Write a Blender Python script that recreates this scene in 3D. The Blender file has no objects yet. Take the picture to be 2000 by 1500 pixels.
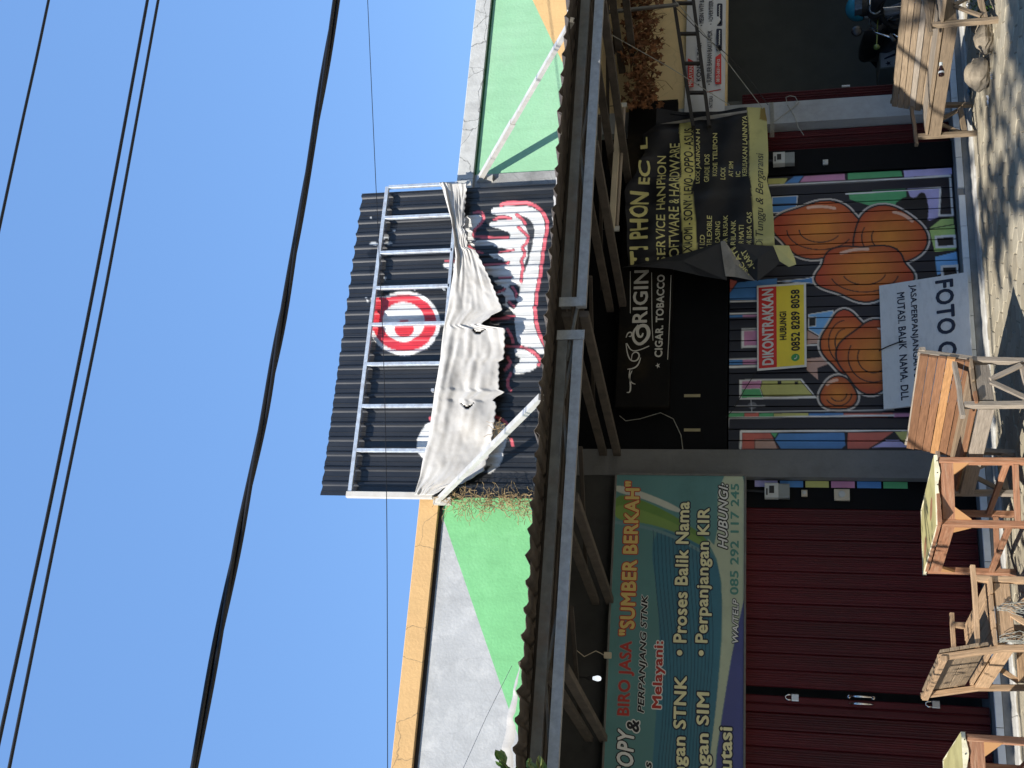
import bpy, math, random
import numpy as np
from mathutils import Vector, Matrix
from mathutils import noise as mnoise
random.seed(7); np.random.seed(7)
sc = bpy.context.scene
col = sc.collection
R_ = math.radians
# ------------------------------------------------------------------ camera
# X runs right along the shop front, Y into it, Z up.  Phone held on its side: world-up is image-left.
FPX, YAW, PIT, ROL, CZ = 2173.0, R_(20.74), R_(13.83), R_(0.55), 1.57
def _axes():
    f = np.array([math.sin(YAW)*math.cos(PIT), math.cos(YAW)*math.cos(PIT), math.sin(PIT)])
    r0 = np.array([math.cos(YAW), -math.sin(YAW), 0.0]); d0 = np.cross(f, r0)
    return (math.cos(ROL)*r0+math.sin(ROL)*d0, -math.sin(ROL)*r0+math.cos(ROL)*d0, f)
AR, AD, AF = _axes()
cd = bpy.data.cameras.new('camera'); cam = bpy.data.objects.new('camera', cd); col.objects.link(cam)
cd.sensor_fit = 'HORIZONTAL'; cd.sensor_width = 36.0; cd.lens = 36.0*FPX/2000.0
cd.clip_start = 0.05; cd.clip_end = 500
cam.matrix_world = Matrix(((AD[0], AR[0], -AF[0], 0), (AD[1], AR[1], -AF[1], 0), (AD[2], AR[2], -AF[2], CZ), (0, 0, 0, 1)))
sc.camera = cam
# ------------------------------------------------------------------ light
SUN = Vector((1.206, 1.0, -1.262)).normalized()          # direction the light travels
SUN_STRENGTH, SKY_STRENGTH, EXPOSURE = 4.2, 0.145, 0.78
el = math.asin(-SUN.z); az = math.atan2(-SUN.x, -SUN.y)
wd = bpy.data.worlds.new('World'); sc.world = wd; wd.use_nodes = True
nt = wd.node_tree; nt.nodes.clear()
sky = nt.nodes.new('ShaderNodeTexSky'); sky.sky_type = 'NISHITA'; sky.sun_disc = False
sky.sun_elevation = el; sky.sun_rotation = az; sky.air_density = 1.0; sky.dust_density = 0.05; sky.ozone_density = 4.5
bg = nt.nodes.new('ShaderNodeBackground'); bg.inputs[1].default_value = SKY_STRENGTH
wo = nt.nodes.new('ShaderNodeOutputWorld')
even = nt.nodes.new('ShaderNodeMix'); even.data_type = 'RGBA'; even.inputs[0].default_value = .72     # flat blue mixed in to even the sky gradient, the same all round
even.inputs[7].default_value = (.80, 1.68, 3.55, 1)
nt.links.new(sky.outputs[0], even.inputs[6]); nt.links.new(even.outputs[2], bg.inputs[0]); nt.links.new(bg.outputs[0], wo.inputs[0])
sl = bpy.data.lights.new('sun', 'SUN'); sl.energy = SUN_STRENGTH; sl.angle = R_(0.53); sl.color = (1.0, 0.95, 0.87)
so = bpy.data.objects.new('sun', sl); col.objects.link(so); so.location = (-6, -4, 12)
so.rotation_euler = SUN.to_track_quat('-Z', 'Y').to_euler()
sc.view_settings.view_transform = 'Standard'; sc.view_settings.look = 'None'
sc.view_settings.exposure = EXPOSURE; sc.view_settings.gamma = 1.0
try: sc.view_settings.use_curve_mapping = False
except Exception: pass
# ------------------------------------------------------------------ measuring helpers (survey of the photograph -> metres)
def ray(x, y):
    return (AR*(750.0-y) + AD*(x-1000.0) + AF*FPX)/FPX
def W(x, y, Y):                                           # point of a wall plane Y = const
    r = ray(x, y); t = Y/r[1]; return Vector((r[0]*t, Y, CZ+r[2]*t))
def G(x, y, z):                                           # point of a level plane
    r = ray(x, y); t = (z-CZ)/r[2]; return Vector((r[0]*t, r[1]*t, z))
def XZ(pts, Y): return [(p.x, p.z) for p in (W(a, b, Y) for a, b in pts)]
GZ = -0.13        # paving level; shop floor is 0
YW = 9.78         # face of the wall and pillars
YD = 9.90         # doors
# ------------------------------------------------------------------ materials
def srgb(r, g, b):
    f = lambda c: (c/255/12.92 if c/255 <= .04045 else ((c/255+.055)/1.055)**2.4)
    return (f(r), f(g), f(b))
MATS = {}
def mat(name, c, rough=.6, metal=0.0, var=.12, scale=6.0, bump=0.0, bscale=60.0, spec=.5, dirt=None, dscale=2.0, damt=.5,
        stretch=None, rnd=0.0, emit=0.0, attr=None, sheen=0, trans=0.0, uv=False, coat=0.0):
    if name in MATS: return MATS[name]
    m = bpy.data.materials.new(name); m.use_nodes = True; n = m.node_tree; N = n.nodes; L = n.links
    b = N['Principled BSDF']
    b.inputs['Roughness'].default_value = rough; b.inputs['Metallic'].default_value = metal
    b.inputs['Specular IOR Level'].default_value = spec
    if coat: b.inputs['Coat Weight'].default_value = coat
    tc = N.new('ShaderNodeTexCoord'); mp = N.new('ShaderNodeMapping')
    L.new(tc.outputs['UV' if uv else 'Object'], mp.inputs[0])
    if stretch: mp.inputs['Scale'].default_value = stretch
    nz = N.new('ShaderNodeTexNoise'); nz.inputs['Scale'].default_value = scale; nz.inputs['Detail'].default_value = 8; nz.inputs['Roughness'].default_value = .65
    L.new(mp.outputs[0], nz.inputs[0])
    if attr:
        a = N.new('ShaderNodeAttribute'); a.attribute_name = attr; csock = a.outputs['Color']
    else:
        a = N.new('ShaderNodeRGB'); a.outputs[0].default_value = (*c, 1); csock = a.outputs[0]
    mr = N.new('ShaderNodeMapRange'); mr.inputs[1].default_value = .3; mr.inputs[2].default_value = .7
    mr.inputs[3].default_value = 1-var; mr.inputs[4].default_value = 1+var
    L.new(nz.outputs[0], mr.inputs[0])
    mx = N.new('ShaderNodeMix'); mx.data_type = 'RGBA'; mx.blend_type = 'MULTIPLY'; mx.inputs[0].default_value = 1
    L.new(csock, mx.inputs[6]); L.new(mr.outputs[0], mx.inputs[7]); cs = mx.outputs[2]
    if dirt:
        d = N.new('ShaderNodeTexNoise'); d.inputs['Scale'].default_value = dscale; d.inputs['Detail'].default_value = 10; d.inputs['Roughness'].default_value = .7
        L.new(mp.outputs[0], d.inputs[0])
        dr = N.new('ShaderNodeMapRange'); dr.inputs[1].default_value = .48; dr.inputs[2].default_value = .72; dr.inputs[4].default_value = damt
        L.new(d.outputs[0], dr.inputs[0])
        m2 = N.new('ShaderNodeMix'); m2.data_type = 'RGBA'; L.new(dr.outputs[0], m2.inputs[0]); L.new(cs, m2.inputs[6])
        m2.inputs[7].default_value = (*dirt, 1); cs = m2.outputs[2]
    if rnd:
        oi = N.new('ShaderNodeObjectInfo'); ro = N.new('ShaderNodeMapRange'); ro.inputs[3].default_value = 1-rnd; ro.inputs[4].default_value = 1+rnd
        L.new(oi.outputs['Random'], ro.inputs[0]); m4 = N.new('ShaderNodeMix'); m4.data_type = 'RGBA'; m4.blend_type = 'MULTIPLY'; m4.inputs[0].default_value = 1
        L.new(cs, m4.inputs[6]); L.new(ro.outputs[0], m4.inputs[7]); cs = m4.outputs[2]
    L.new(cs, b.inputs['Base Color'])
    rr = N.new('ShaderNodeMapRange'); rr.inputs[3].default_value = max(0, rough-.1); rr.inputs[4].default_value = min(1, rough+.12)
    L.new(nz.outputs[0], rr.inputs[0]); L.new(rr.outputs[0], b.inputs['Roughness'])
    if bump:
        bn = N.new('ShaderNodeTexNoise'); bn.inputs['Scale'].default_value = bscale; bn.inputs['Detail'].default_value = 6
        L.new(mp.outputs[0], bn.inputs[0])
        bp = N.new('ShaderNodeBump'); bp.inputs['Strength'].default_value = bump; bp.inputs['Distance'].default_value = .01
        L.new(bn.outputs[0], bp.inputs['Height']); L.new(bp.outputs[0], b.inputs['Normal'])
    if trans:
        b.inputs['Transmission Weight'].default_value = trans
    if emit:
        b.inputs['Emission Color'].default_value = (*c, 1); b.inputs['Emission Strength'].default_value = emit
    MATS[name] = m; return m
def wood(name, c, dark, rough=.7):
    if name in MATS: return MATS[name]
    m = mat(name, c, rough, var=.3, scale=3.0, bump=.35, bscale=5, dirt=dark, dscale=2.2, damt=.75, stretch=(2.5, 28, 28), uv=True, rnd=.2)
    return m
def wallmat(name, c, crack=0.0, **k):
    """painted render: blotches, faint vertical runs, hairline cracks"""
    if name in MATS: return MATS[name]
    m = mat(name, c, **k); n = m.node_tree; N = n.nodes; L = n.links; b = N['Principled BSDF']
    src = b.inputs['Base Color'].links[0].from_socket
    tc = N.new('ShaderNodeTexCoord')
    st = N.new('ShaderNodeMapping'); st.inputs['Scale'].default_value = (9, 9, .7); L.new(tc.outputs['Object'], st.inputs[0])
    nz = N.new('ShaderNodeTexNoise'); nz.inputs['Scale'].default_value = 1.0; nz.inputs['Detail'].default_value = 6; L.new(st.outputs[0], nz.inputs[0])
    r = N.new('ShaderNodeMapRange'); r.inputs[1].default_value = .45; r.inputs[2].default_value = .8; r.inputs[3].default_value = 1; r.inputs[4].default_value = .9
    L.new(nz.outputs[0], r.inputs[0])
    mx = N.new('ShaderNodeMix'); mx.data_type = 'RGBA'; mx.blend_type = 'MULTIPLY'; mx.inputs[0].default_value = 1
    L.new(src, mx.inputs[6]); L.new(r.outputs[0], mx.inputs[7]); out = mx.outputs[2]
    if crack:
        wn = N.new('ShaderNodeTexNoise'); wn.inputs['Scale'].default_value = 2.5; wn.inputs['Detail'].default_value = 5; L.new(tc.outputs['Object'], wn.inputs[0])
        ad = N.new('ShaderNodeVectorMath'); ad.operation = 'MULTIPLY_ADD'; ad.inputs[1].default_value = (.35, .35, .35)
        L.new(wn.outputs[1], ad.inputs[0]); L.new(tc.outputs['Object'], ad.inputs[2])
        vo = N.new('ShaderNodeTexVoronoi'); vo.feature = 'DISTANCE_TO_EDGE'; vo.inputs['Scale'].default_value = 2.2; L.new(ad.outputs[0], vo.inputs[0])
        cr = N.new('ShaderNodeMapRange'); cr.inputs[1].default_value = .0; cr.inputs[2].default_value = .012; cr.inputs[3].default_value = crack; cr.inputs[4].default_value = 0
        L.new(vo.outputs['Distance'], cr.inputs[0])
        m3 = N.new('ShaderNodeMix'); m3.data_type = 'RGBA'; L.new(cr.outputs[0], m3.inputs[0]); L.new(out, m3.inputs[6]); m3.inputs[7].default_value = (.06, .06, .055, 1)
        out = m3.outputs[2]
    L.new(out, b.inputs['Base Color']); return m

M_green_wall = wallmat('wall_green', (.33, .62, .37), .06, rough=.85, var=.06, scale=3, bump=.25, bscale=40, dirt=(.42, .66, .45), dscale=1.6, damt=.4)
M_green_wall_l = wallmat('wall_green_bright', (.21, .56, .24), .08, rough=.85, var=.08, scale=3, bump=.25, bscale=40, dirt=(.3, .66, .33), dscale=1.5, damt=.5)
M_grey_wall = wallmat('wall_grey', (.47, .48, .48), .10, rough=.85, var=.10, scale=2.5, bump=.25, bscale=40, dirt=(.74, .74, .72), dscale=4.5, damt=.55)
M_orange_wall = wallmat('wall_orange', (.78, .50, .22), .05, rough=.85, var=.05, scale=3, bump=.25, bscale=40)
M_tan_band = wallmat('band_tan', (.70, .44, .19), .6, rough=.85, var=.08, scale=5, bump=.3, bscale=40, dirt=(.55, .33, .15), dscale=2.5, damt=.4)
M_white_band = wallmat('band_white', (.58, .58, .55), .8, rough=.85, var=.1, scale=6, bump=.3, bscale=40, dirt=(.3, .3, .28), dscale=5, damt=.5)
M_conc = wallmat('raw_concrete', (.34, .34, .33), .3, rough=.9, var=.2, scale=5, bump=.4, bscale=30, dirt=(.12, .12, .12), dscale=4, damt=.7)
M_pillar = wallmat('pillar_grey', (.155, .16, .16), .1, rough=.75, var=.1, scale=4, bump=.15, bscale=40, dirt=(.10, .10, .09), dscale=3, damt=.5)
M_pillar_pale = wallmat('pillar_pale', (.36, .38, .39), .1, rough=.75, var=.1, scale=4, bump=.15, bscale=40, dirt=(.2, .19, .17), dscale=3, damt=.5)
M_cream = wallmat('cream_render', (.72, .57, .31), .15, rough=.9, var=.08, scale=4, bump=.2, bscale=40)
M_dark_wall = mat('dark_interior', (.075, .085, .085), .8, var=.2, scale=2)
M_black = mat('black_paint', (.0035, .004, .005), .6, var=.3, scale=6, spec=.12)
M_red_door = mat('oxblood_steel', (.075, .006, .009), .42, .0, var=.35, scale=2.2, stretch=(6, 6, .6), dirt=(.03, .004, .005), dscale=1.6, damt=.8, bump=.25, bscale=7, spec=.25, rnd=.25)
M_galv = mat('galvanised_steel', (.39, .40, .40), .5, .45, var=.22, scale=18, bump=.05, bscale=30, dirt=(.30, .27, .24), dscale=5, damt=.5)
M_galv_dull = mat('weathered_galvanised', (.15, .155, .15), .65, .25, var=.25, scale=12, dirt=(.16, .11, .08), dscale=4, damt=.6)
M_frame = mat('zinc_tube', (.60, .66, .72), .45, .45, var=.2, scale=20, dirt=(.33, .22, .14), dscale=7, damt=.5)
M_tie = mat('pale_steel_channel', (.60, .58, .53), .55, .2, var=.12, scale=10, dirt=(.35, .31, .26), dscale=6, damt=.5)
M_roof = mat('old_roof_sheet', (.085, .07, .058), .8, .1, var=.4, scale=5, dirt=(.03, .025, .02), dscale=4, damt=.7)
M_roof_pale = mat('pale_roof_sheet', (.40, .385, .36), .75, 0, var=.15, scale=6, dirt=(.3, .28, .25), dscale=5, damt=.5)
M_rafter = mat('rafter_timber', (.075, .062, .05), .85, 0, var=.4, scale=8)
M_oldwood = mat('dark_old_timber', (.04, .032, .025), .85, 0, var=.4, scale=8)
M_sheet = mat('painted_sheet', (1, 1, 1), .34, .0, var=.22, scale=9, attr='paint', spec=.6, dirt=(.075, .077, .08), dscale=2.5, damt=.22, stretch=(1, 1, .25))
M_mural = mat('painted_door', (1, 1, 1), .45, 0, var=.12, scale=5, attr='paint', spec=.5, dirt=(.03, .03, .03), dscale=1.5, damt=.2)
M_cloth = mat('torn_white_vinyl', (.63, .60, .55), .75, 0, var=.08, scale=6, bump=.10, bscale=18, dirt=(.38, .335, .27), dscale=5, damt=.5)
M_tile = mat('white_tile', (.76, .80, .82), .25, 0, rnd=.08, var=.06, scale=4, dirt=(.35, .35, .33), dscale=4, damt=.4)
M_step = mat('step_cement', (.25, .25, .24), .9, 0, var=.2, scale=7, bump=.4, bscale=40, dirt=(.13, .13, .12), dscale=3, damt=.6)
M_kerb = mat('kerb_cement', (.46, .45, .42), .9, 0, var=.2, scale=9, bump=.5, bscale=50, dirt=(.25, .24, .21), dscale=4, damt=.6)
M_sand = mat('joint_sand', (.46, .41, .32), .95, 0, var=.25, scale=30, bump=.4, bscale=80)
M_paver = [mat('paver_%s' % k, c, .92, 0, var=.22, scale=14, bump=.45, bscale=70, dirt=(.14, .13, .11), dscale=5, damt=.45)
           for k, c in (('grey', (.35, .305, .22)), ('pale', (.39, .345, .255)), ('brown', (.32, .275, .195)))]
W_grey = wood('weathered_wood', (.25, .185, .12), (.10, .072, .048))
W_pale = wood('pale_planed_wood', (.40, .265, .155), (.20, .125, .07))
W_red = wood('reddish_plank', (.215, .105, .052), (.115, .055, .028))
W_light = wood('honey_plank', (.42, .22, .09), (.27, .13, .05))
W_orange = wood('orange_stained_wood', (.31, .145, .078), (.42, .28, .18), .65)
W_ash = wood('ash_grey_wood', (.29, .245, .195), (.15, .125, .10))
M_vinyl = mat('yellow_vinyl', (.46, .42, .20), .5, 0, var=.15, scale=7, bump=.25, bscale=12, dirt=(.3, .27, .12), dscale=6, damt=.6)
M_vinyl_edge = mat('cream_vinyl_edge', (.66, .62, .45), .5, 0, var=.1, scale=9, bump=.2, bscale=20)
M_stone = mat('rubble_stone', (.27, .225, .165), .95, 0, var=.3, scale=8, bump=.8, bscale=22, dirt=(.17, .14, .10), dscale=5, damt=.6)
M_chrome = mat('chrome', (.75, .76, .77), .18, 1.0, var=.05)
M_brass = mat('padlock_steel', (.55, .56, .56), .3, .8, var=.1)
M_plastic = mat('off_white_plastic', (.48, .50, .48), .45, 0, var=.08)
M_plastic_grey = mat('grey_plastic', (.22, .24, .23), .4, 0, var=.1)
M_ivory = mat('ivory_plastic', (.52, .46, .34), .5, 0, var=.1)
M_rubber = mat('black_rubber', (.012, .012, .012), .6, 0)
M_cable = mat('black_cable', (.008, .008, .010), .5, 0)
M_leaf = mat('green_leaf', (.07, .14, .025), .45, 0, var=.35, scale=12)
M_leafy = mat('pale_leaf', (.20, .24, .06), .45, 0, var=.35, scale=12)
M_bark = mat('bark', (.11, .08, .055), .95, 0, var=.4, scale=12, bump=.8, bscale=20)
M_dead = mat('dead_leaf', (.16, .065, .022), .8, 0, var=.5, scale=14, dirt=(.05, .03, .02), dscale=9, damt=.7)
M_twig = mat('dry_twig', (.36, .25, .12), .85, 0, var=.4, scale=20)
M_rag = mat('grey_twine', (.32, .32, .28), .9, 0, var=.3, scale=30)
def flat(name, c, rough=.55): return mat(name, c, rough, 0, var=.07, scale=5)
# ------------------------------------------------------------------ mesh helpers
class MB:
    def __init__(s): s.v = []; s.f = []; s.uv = []; s.mi = []; s.c = None
    def add(s, v, f, uv=None, mi=0):
        o = len(s.v); s.v += [tuple(p) for p in v]
        for i, q in enumerate(f):
            s.f.append(tuple(a+o for a in q)); s.mi.append(mi)
            s.uv.append(uv[i] if uv else [(0, 0)]*len(q))
        return s
    def box(s, x0, x1, y0, y1, z0, z1, mi=0):
        v = [(x, y, z) for x in (x0, x1) for y in (y0, y1) for z in (z0, z1)]
        f = [(0, 1, 3, 2), (4, 6, 7, 5), (0, 4, 5, 1), (2, 3, 7, 6), (0, 2, 6, 4), (1, 5, 7, 3)]
        return s.add(v, f, None, mi)
    def bar(s, p, q, w, h, up=(0, 0, 1), bev=0.0, mi=0, taper=1.0, wob=0.0):
        """sawn timber / tube: w along side, h along up, chamfered, with grain UVs"""
        p = Vector(p); q = Vector(q); d = (q-p); ln = d.length; d.normalize(); up = Vector(up)
        side = d.cross(up)
        if side.length < 1e-4: side = d.cross(Vector((1, 0, 0)))
        side.normalize(); u2 = side.cross(d); b = bev or min(w, h)*.08
        a, c = w/2, h/2
        ring = [(-a+b, -c), (a-b, -c), (a, -c+b), (a, c-b), (a-b, c), (-a+b, c), (-a, c-b), (-a, -c+b)]
        n = 2 if not wob else 5; vs = []; o = (random.random()*50, random.random()*50)
        for i in range(n):
            t = i/(n-1); k = 1+(taper-1)*t
            off = side*random.uniform(-wob, wob)+u2*random.uniform(-wob, wob) if 0 < i < n-1 else Vector((0, 0, 0))
            vs += [p+d*ln*t+side*(x*k)+u2*(z*k)+off for x, z in ring]
        fs = []; uv = []
        per = [0]
        for j in range(8):
            x0, z0 = ring[j]; x1, z1 = ring[(j+1) % 8]; per.append(per[-1]+math.hypot(x1-x0, z1-z0))
        for i in range(n-1):
            for j in range(8):
                k = (j+1) % 8
                fs.append((i*8+j, i*8+k, (i+1)*8+k, (i+1)*8+j))
                ta, tb = ln*i/(n-1), ln*(i+1)/(n-1)
                uv.append([(o[0]+ta, o[1]+per[j]), (o[0]+ta, o[1]+per[j+1]), (o[0]+tb, o[1]+per[j+1]), (o[0]+tb, o[1]+per[j])])
        for base, rev in ((0, True), ((n-1)*8, False)):
            idx = list(range(base, base+8)); idx = idx[::-1] if rev else idx
            fs.append(tuple(idx)); uv.append([(o[0]+ring[i % 8][0], o[1]+ring[i % 8][1]) for i in idx])
        return s.add(vs, fs, uv, mi)
    def tube(s, pts, r, n=8, mi=0, cap=True):
        pts = [Vector(p) for p in pts]; rs = r if isinstance(r, (list, tuple)) else [r]*len(pts)
        vs = []; fs = []; prev = None
        for i, p in enumerate(pts):
            d = (pts[min(i+1, len(pts)-1)]-pts[max(i-1, 0)]).normalized()
            a = Vector((0, 0, 1)) if prev is None else prev
            x = d.cross(a)
            if x.length < 1e-3: x = d.cross(Vector((1, 0, 0)))
            x.normalize(); y = d.cross(x).normalized(); prev = -y if prev is None else (y if y.dot(prev) > 0 else -y)
            y = prev; x = y.cross(d).normalized()
            vs += [p+(x*math.cos(t)+y*math.sin(t))*rs[i] for t in (2*math.pi*k/n for k in range(n))]
        for i in range(len(pts)-1):
            for k in range(n):
                m = (k+1) % n; fs.append((i*n+k, i*n+m, (i+1)*n+m, (i+1)*n+k))
        if cap: fs += [tuple(range(n))[::-1], tuple(range((len(pts)-1)*n, len(pts)*n))]
        return s.add(vs, fs, None, mi)
    def prism(s, poly, Y0, Y1, mi=0):
        """outline in (x, z), extruded between two depths"""
        n = len(poly)
        if sum(poly[i][0]*poly[(i+1) % n][1]-poly[(i+1) % n][0]*poly[i][1] for i in range(n)) < 0: poly = poly[::-1]
        v = [(x, Y0, z) for x, z in poly]+[(x, Y1, z) for x, z in poly]
        f = [tuple(range(n)), tuple(range(n, 2*n))[::-1]]+[(i, i+n, (i+1) % n+n, (i+1) % n) for i in range(n)]
        return s.add(v, f, None, mi)
    def profile(s, prof, p, q, up=(0, 0, 1), mi=0):
        """extrude a closed 2D profile (side, up) from p to q"""
        p = Vector(p); q = Vector(q); d = (q-p).normalized(); side = d.cross(Vector(up)).normalized(); u2 = side.cross(d)
        n = len(prof); ln = (q-p).length; o = random.random()*9
        v = [p+side*a+u2*b for a, b in prof]+[q+side*a+u2*b for a, b in prof]
        f = [(i, (i+1) % n, (i+1) % n+n, i+n) for i in range(n)]+[tuple(range(n))[::-1], tuple(range(n, 2*n))]
        uv = [[(o, i*.03), (o, i*.03+.03), (o+ln, i*.03+.03), (o+ln, i*.03)] for i in range(n)]+[[(0, 0)]*n]*2
        return s.add(v, f, uv, mi)
    def grid(s, fn, nu, nv, mi=0):
        v = [fn(i/nu, j/nv) for j in range(nv+1) for i in range(nu+1)]
        f = [(j*(nu+1)+i, j*(nu+1)+i+1, (j+1)*(nu+1)+i+1, (j+1)*(nu+1)+i) for j in range(nv) for i in range(nu)]
        uv = [[(v[k][0], v[k][2]) for k in q] for q in f]
        return s.add(v, f, uv, mi)
    def lathe(s, prof, c, axis=(0, 0, 1), n=16, mi=0):
        c = Vector(c); ax = Vector(axis).normalized(); x = ax.orthogonal().normalized(); y = ax.cross(x)
        v = []; f = []
        for r, h in prof: v += [c+ax*h+(x*math.cos(t)+y*math.sin(t))*r for t in (2*math.pi*k/n for k in range(n))]
        for i in range(len(prof)-1):
            for k in range(n): m = (k+1) % n; f.append((i*n+k, i*n+m, (i+1)*n+m, (i+1)*n+k))
        f += [tuple(range(n))[::-1], tuple(range((len(prof)-1)*n, len(prof)*n))]
        return s.add(v, f, None, mi)
    def mesh(s, name, mats, smooth=False):
        me = bpy.data.meshes.new(name); me.from_pydata(s.v, [], s.f); me.update()
        uvl = me.uv_layers.new(name='UVMap')
        fl = [c for q in s.uv for p in q for c in p]
        uvl.data.foreach_set('uv', fl)
        for m in (mats if isinstance(mats, (list, tuple)) else [mats]): me.materials.append(m)
        me.polygons.foreach_set('material_index', s.mi)
        if smooth: me.polygons.foreach_set('use_smooth', [True]*len(me.polygons))
        if s.c is not None:
            at = me.color_attributes.new('paint', 'FLOAT_COLOR', 'POINT'); at.data.foreach_set('color', np.asarray(s.c, dtype=np.float32).ravel())
        return me
    def build(s, name, mats, parent=None, smooth=False, label=None):
        return link(name, s.mesh(name, mats, smooth), parent, label)
def link(name, me, parent=None, label=None):
    o = bpy.data.objects.new(name, me); col.objects.link(o)
    if parent is not None:
        o.parent = parent; o.matrix_parent_inverse = Matrix.Translation(-Vector(base_of(parent)))
    if label: o['label'] = label
    return o
BASE = {}
def base_of(o): return BASE.get(o.name, (0, 0, 0))
def tag(o, label, cat, group=None, kind=None):
    o['label'] = label
    if cat: o['category'] = cat
    if group: o['group'] = group
    if kind: o['kind'] = kind
    return o
def thing(name, label, cat, loc=(0, 0, 0), group=None):
    o = bpy.data.objects.new(name, None); col.objects.link(o); o.location = loc; o.empty_display_size = .1
    BASE[o.name] = tuple(loc); return tag(o, label, cat, group)
def struct(o, label=None):
    o['kind'] = 'structure'
    if label: o['label'] = label
    return o
# ------------------------------------------------------------------ lettering and paint helpers
def text_geo(s, bold=0.0, shear=0.0, space=1.0):
    cu = bpy.data.curves.new('tmp', 'FONT'); cu.body = s; cu.size = 1; cu.offset = bold; cu.shear = shear; cu.space_character = space
    cu.resolution_u = 3; cu.fill_mode = 'FRONT'
    ob = bpy.data.objects.new('tmp', cu); col.objects.link(ob)
    me = bpy.data.meshes.new_from_object(ob.evaluated_get(bpy.context.evaluated_depsgraph_get()))
    v = np.array([tuple(p.co)[:2] for p in me.vertices]); f = [tuple(p.vertices) for p in me.polygons]
    bpy.data.objects.remove(ob); bpy.data.curves.remove(cu); bpy.data.meshes.remove(me)
    return v, f
def letters(parent, s, box, mapfn, m, bold=.012, shear=0, outline=None, obold=.065, name='lettering', sub=0, olift=.0):
    """fit text s into box (s0, s1, t0, t1) of a flat sheet; mapfn(s, t, lift) -> point"""
    v0, f0 = text_geo(s, 0, shear, 1.0+bold*1.6)
    lo, hi = v0.min(0)-bold, v0.max(0)+bold
    sx = (box[1]-box[0])/(hi[0]-lo[0]); sy = (box[3]-box[2])/(hi[1]-lo[1])
    def stamp(rad, n, lift, m):
        mb = MB()
        for k_ in range(n):
            dx, dy = (rad*math.cos(k_*2*math.pi/n), rad*math.sin(k_*2*math.pi/n)) if n > 1 else (0, 0)
            mb.add([mapfn(box[0]+(a+dx-lo[0])*sx, box[2]+(b+dy-lo[1])*sy, lift+k_*.00012) for a, b in v0], f0)
        o_ = mb.build(name, m, parent); o_['kind'] = 'stuff'; return o_
    if outline is not None: stamp(bold+max(.055, (obold-bold)*1.35), 12, .0012, outline)
    return stamp(bold, 8, .0032, m) if bold > .004 else stamp(0, 1, .0032, m)
def flatmap(Y): return lambda a, b, l: (a, Y-l, b)
def tbox(xt, xb, ys, ye, Y):
    """photo extents of a line of text (cap top, foot, start, end) -> box on the plane"""
    ym = (ys+ye)/2; xm = (xt+xb)/2
    return (W(xm, ys, Y).x, W(xm, ye, Y).x, W(xb, ym, Y).z, W(xt, ym, Y).z)
def in_poly(px, pz, poly):
    ins = np.zeros(px.shape, bool); n = len(poly)
    for i in range(n):
        x0, z0 = poly[i]; x1, z1 = poly[(i+1) % n]
        if z0 == z1: continue
        c = ((z0 > pz) != (z1 > pz)) & (px < (x1-x0)*(pz-z0)/(z1-z0)+x0)
        ins ^= c
    return ins
def seg_dist(px, pz, line):
    d = np.full(px.shape, 1e9)
    for (x0, z0), (x1, z1) in zip(line[:-1], line[1:]):
        dx, dz = x1-x0, z1-z0; l2 = dx*dx+dz*dz+1e-12
        t = np.clip(((px-x0)*dx+(pz-z0)*dz)/l2, 0, 1)
        d = np.minimum(d, (px-x0-t*dx)**2+(pz-z0-t*dz)**2)
    return np.sqrt(d)
def smooth_line(pts, it=2, closed=False):
    for _ in range(it):
        q = []; n = len(pts)
        for i in range(n if closed else n-1):
            a, b = pts[i], pts[(i+1) % n]
            q += [(a[0]*.75+b[0]*.25, a[1]*.75+b[1]*.25), (a[0]*.25+b[0]*.75, a[1]*.25+b[1]*.75)]
        pts = q if closed else [pts[0]]+q+[pts[-1]]
    return pts
def paint(px, pz, base, layers):
    """layers: ('poly', outline, colour[, colour2, centre, radius]) or ('line', path, width, colour)"""
    out = np.tile(np.array(base, float), (len(px), 1))
    off = [(-.0022, -.0022), (.0022, -.0022), (-.0022, .0022), (.0022, .0022)]
    for L in layers:
        P = np.array(L[1]); w = L[2] if L[0] == 'line' else 0
        sel = np.where((px > P[:, 0].min()-w-.01) & (px < P[:, 0].max()+w+.01) & (pz > P[:, 1].min()-w-.01) & (pz < P[:, 1].max()+w+.01))[0]
        if not len(sel): continue
        a = np.zeros(len(sel)); qx, qz = px[sel], pz[sel]
        if L[0] == 'poly':
            for ox, oz in off: a += in_poly(qx+ox, qz+oz, L[1])*.25
            c = np.tile(np.array(L[2], float), (len(sel), 1))
            if len(L) > 3:
                t = np.clip(np.hypot(qx-L[4][0], qz-L[4][1])/L[5], 0, 1)[:, None]; c = np.array(L[3])*(1-t)+c*t
        else:
            a = np.clip((w/2-seg_dist(qx, qz, L[1]))/.004+.5, 0, 1); c = np.array(L[3], float)
        out[sel] = out[sel]*(1-a[:, None])+c*a[:, None]
    return np.concatenate([out, np.ones((len(px), 1))], 1)
# ================================================================== THE SETTING
g = MB(); g.box(-90, 90, -90, 160, -.8, GZ-.009)
ground = struct(g.build('ground', M_sand), 'sandy ground of the forecourt')
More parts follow.
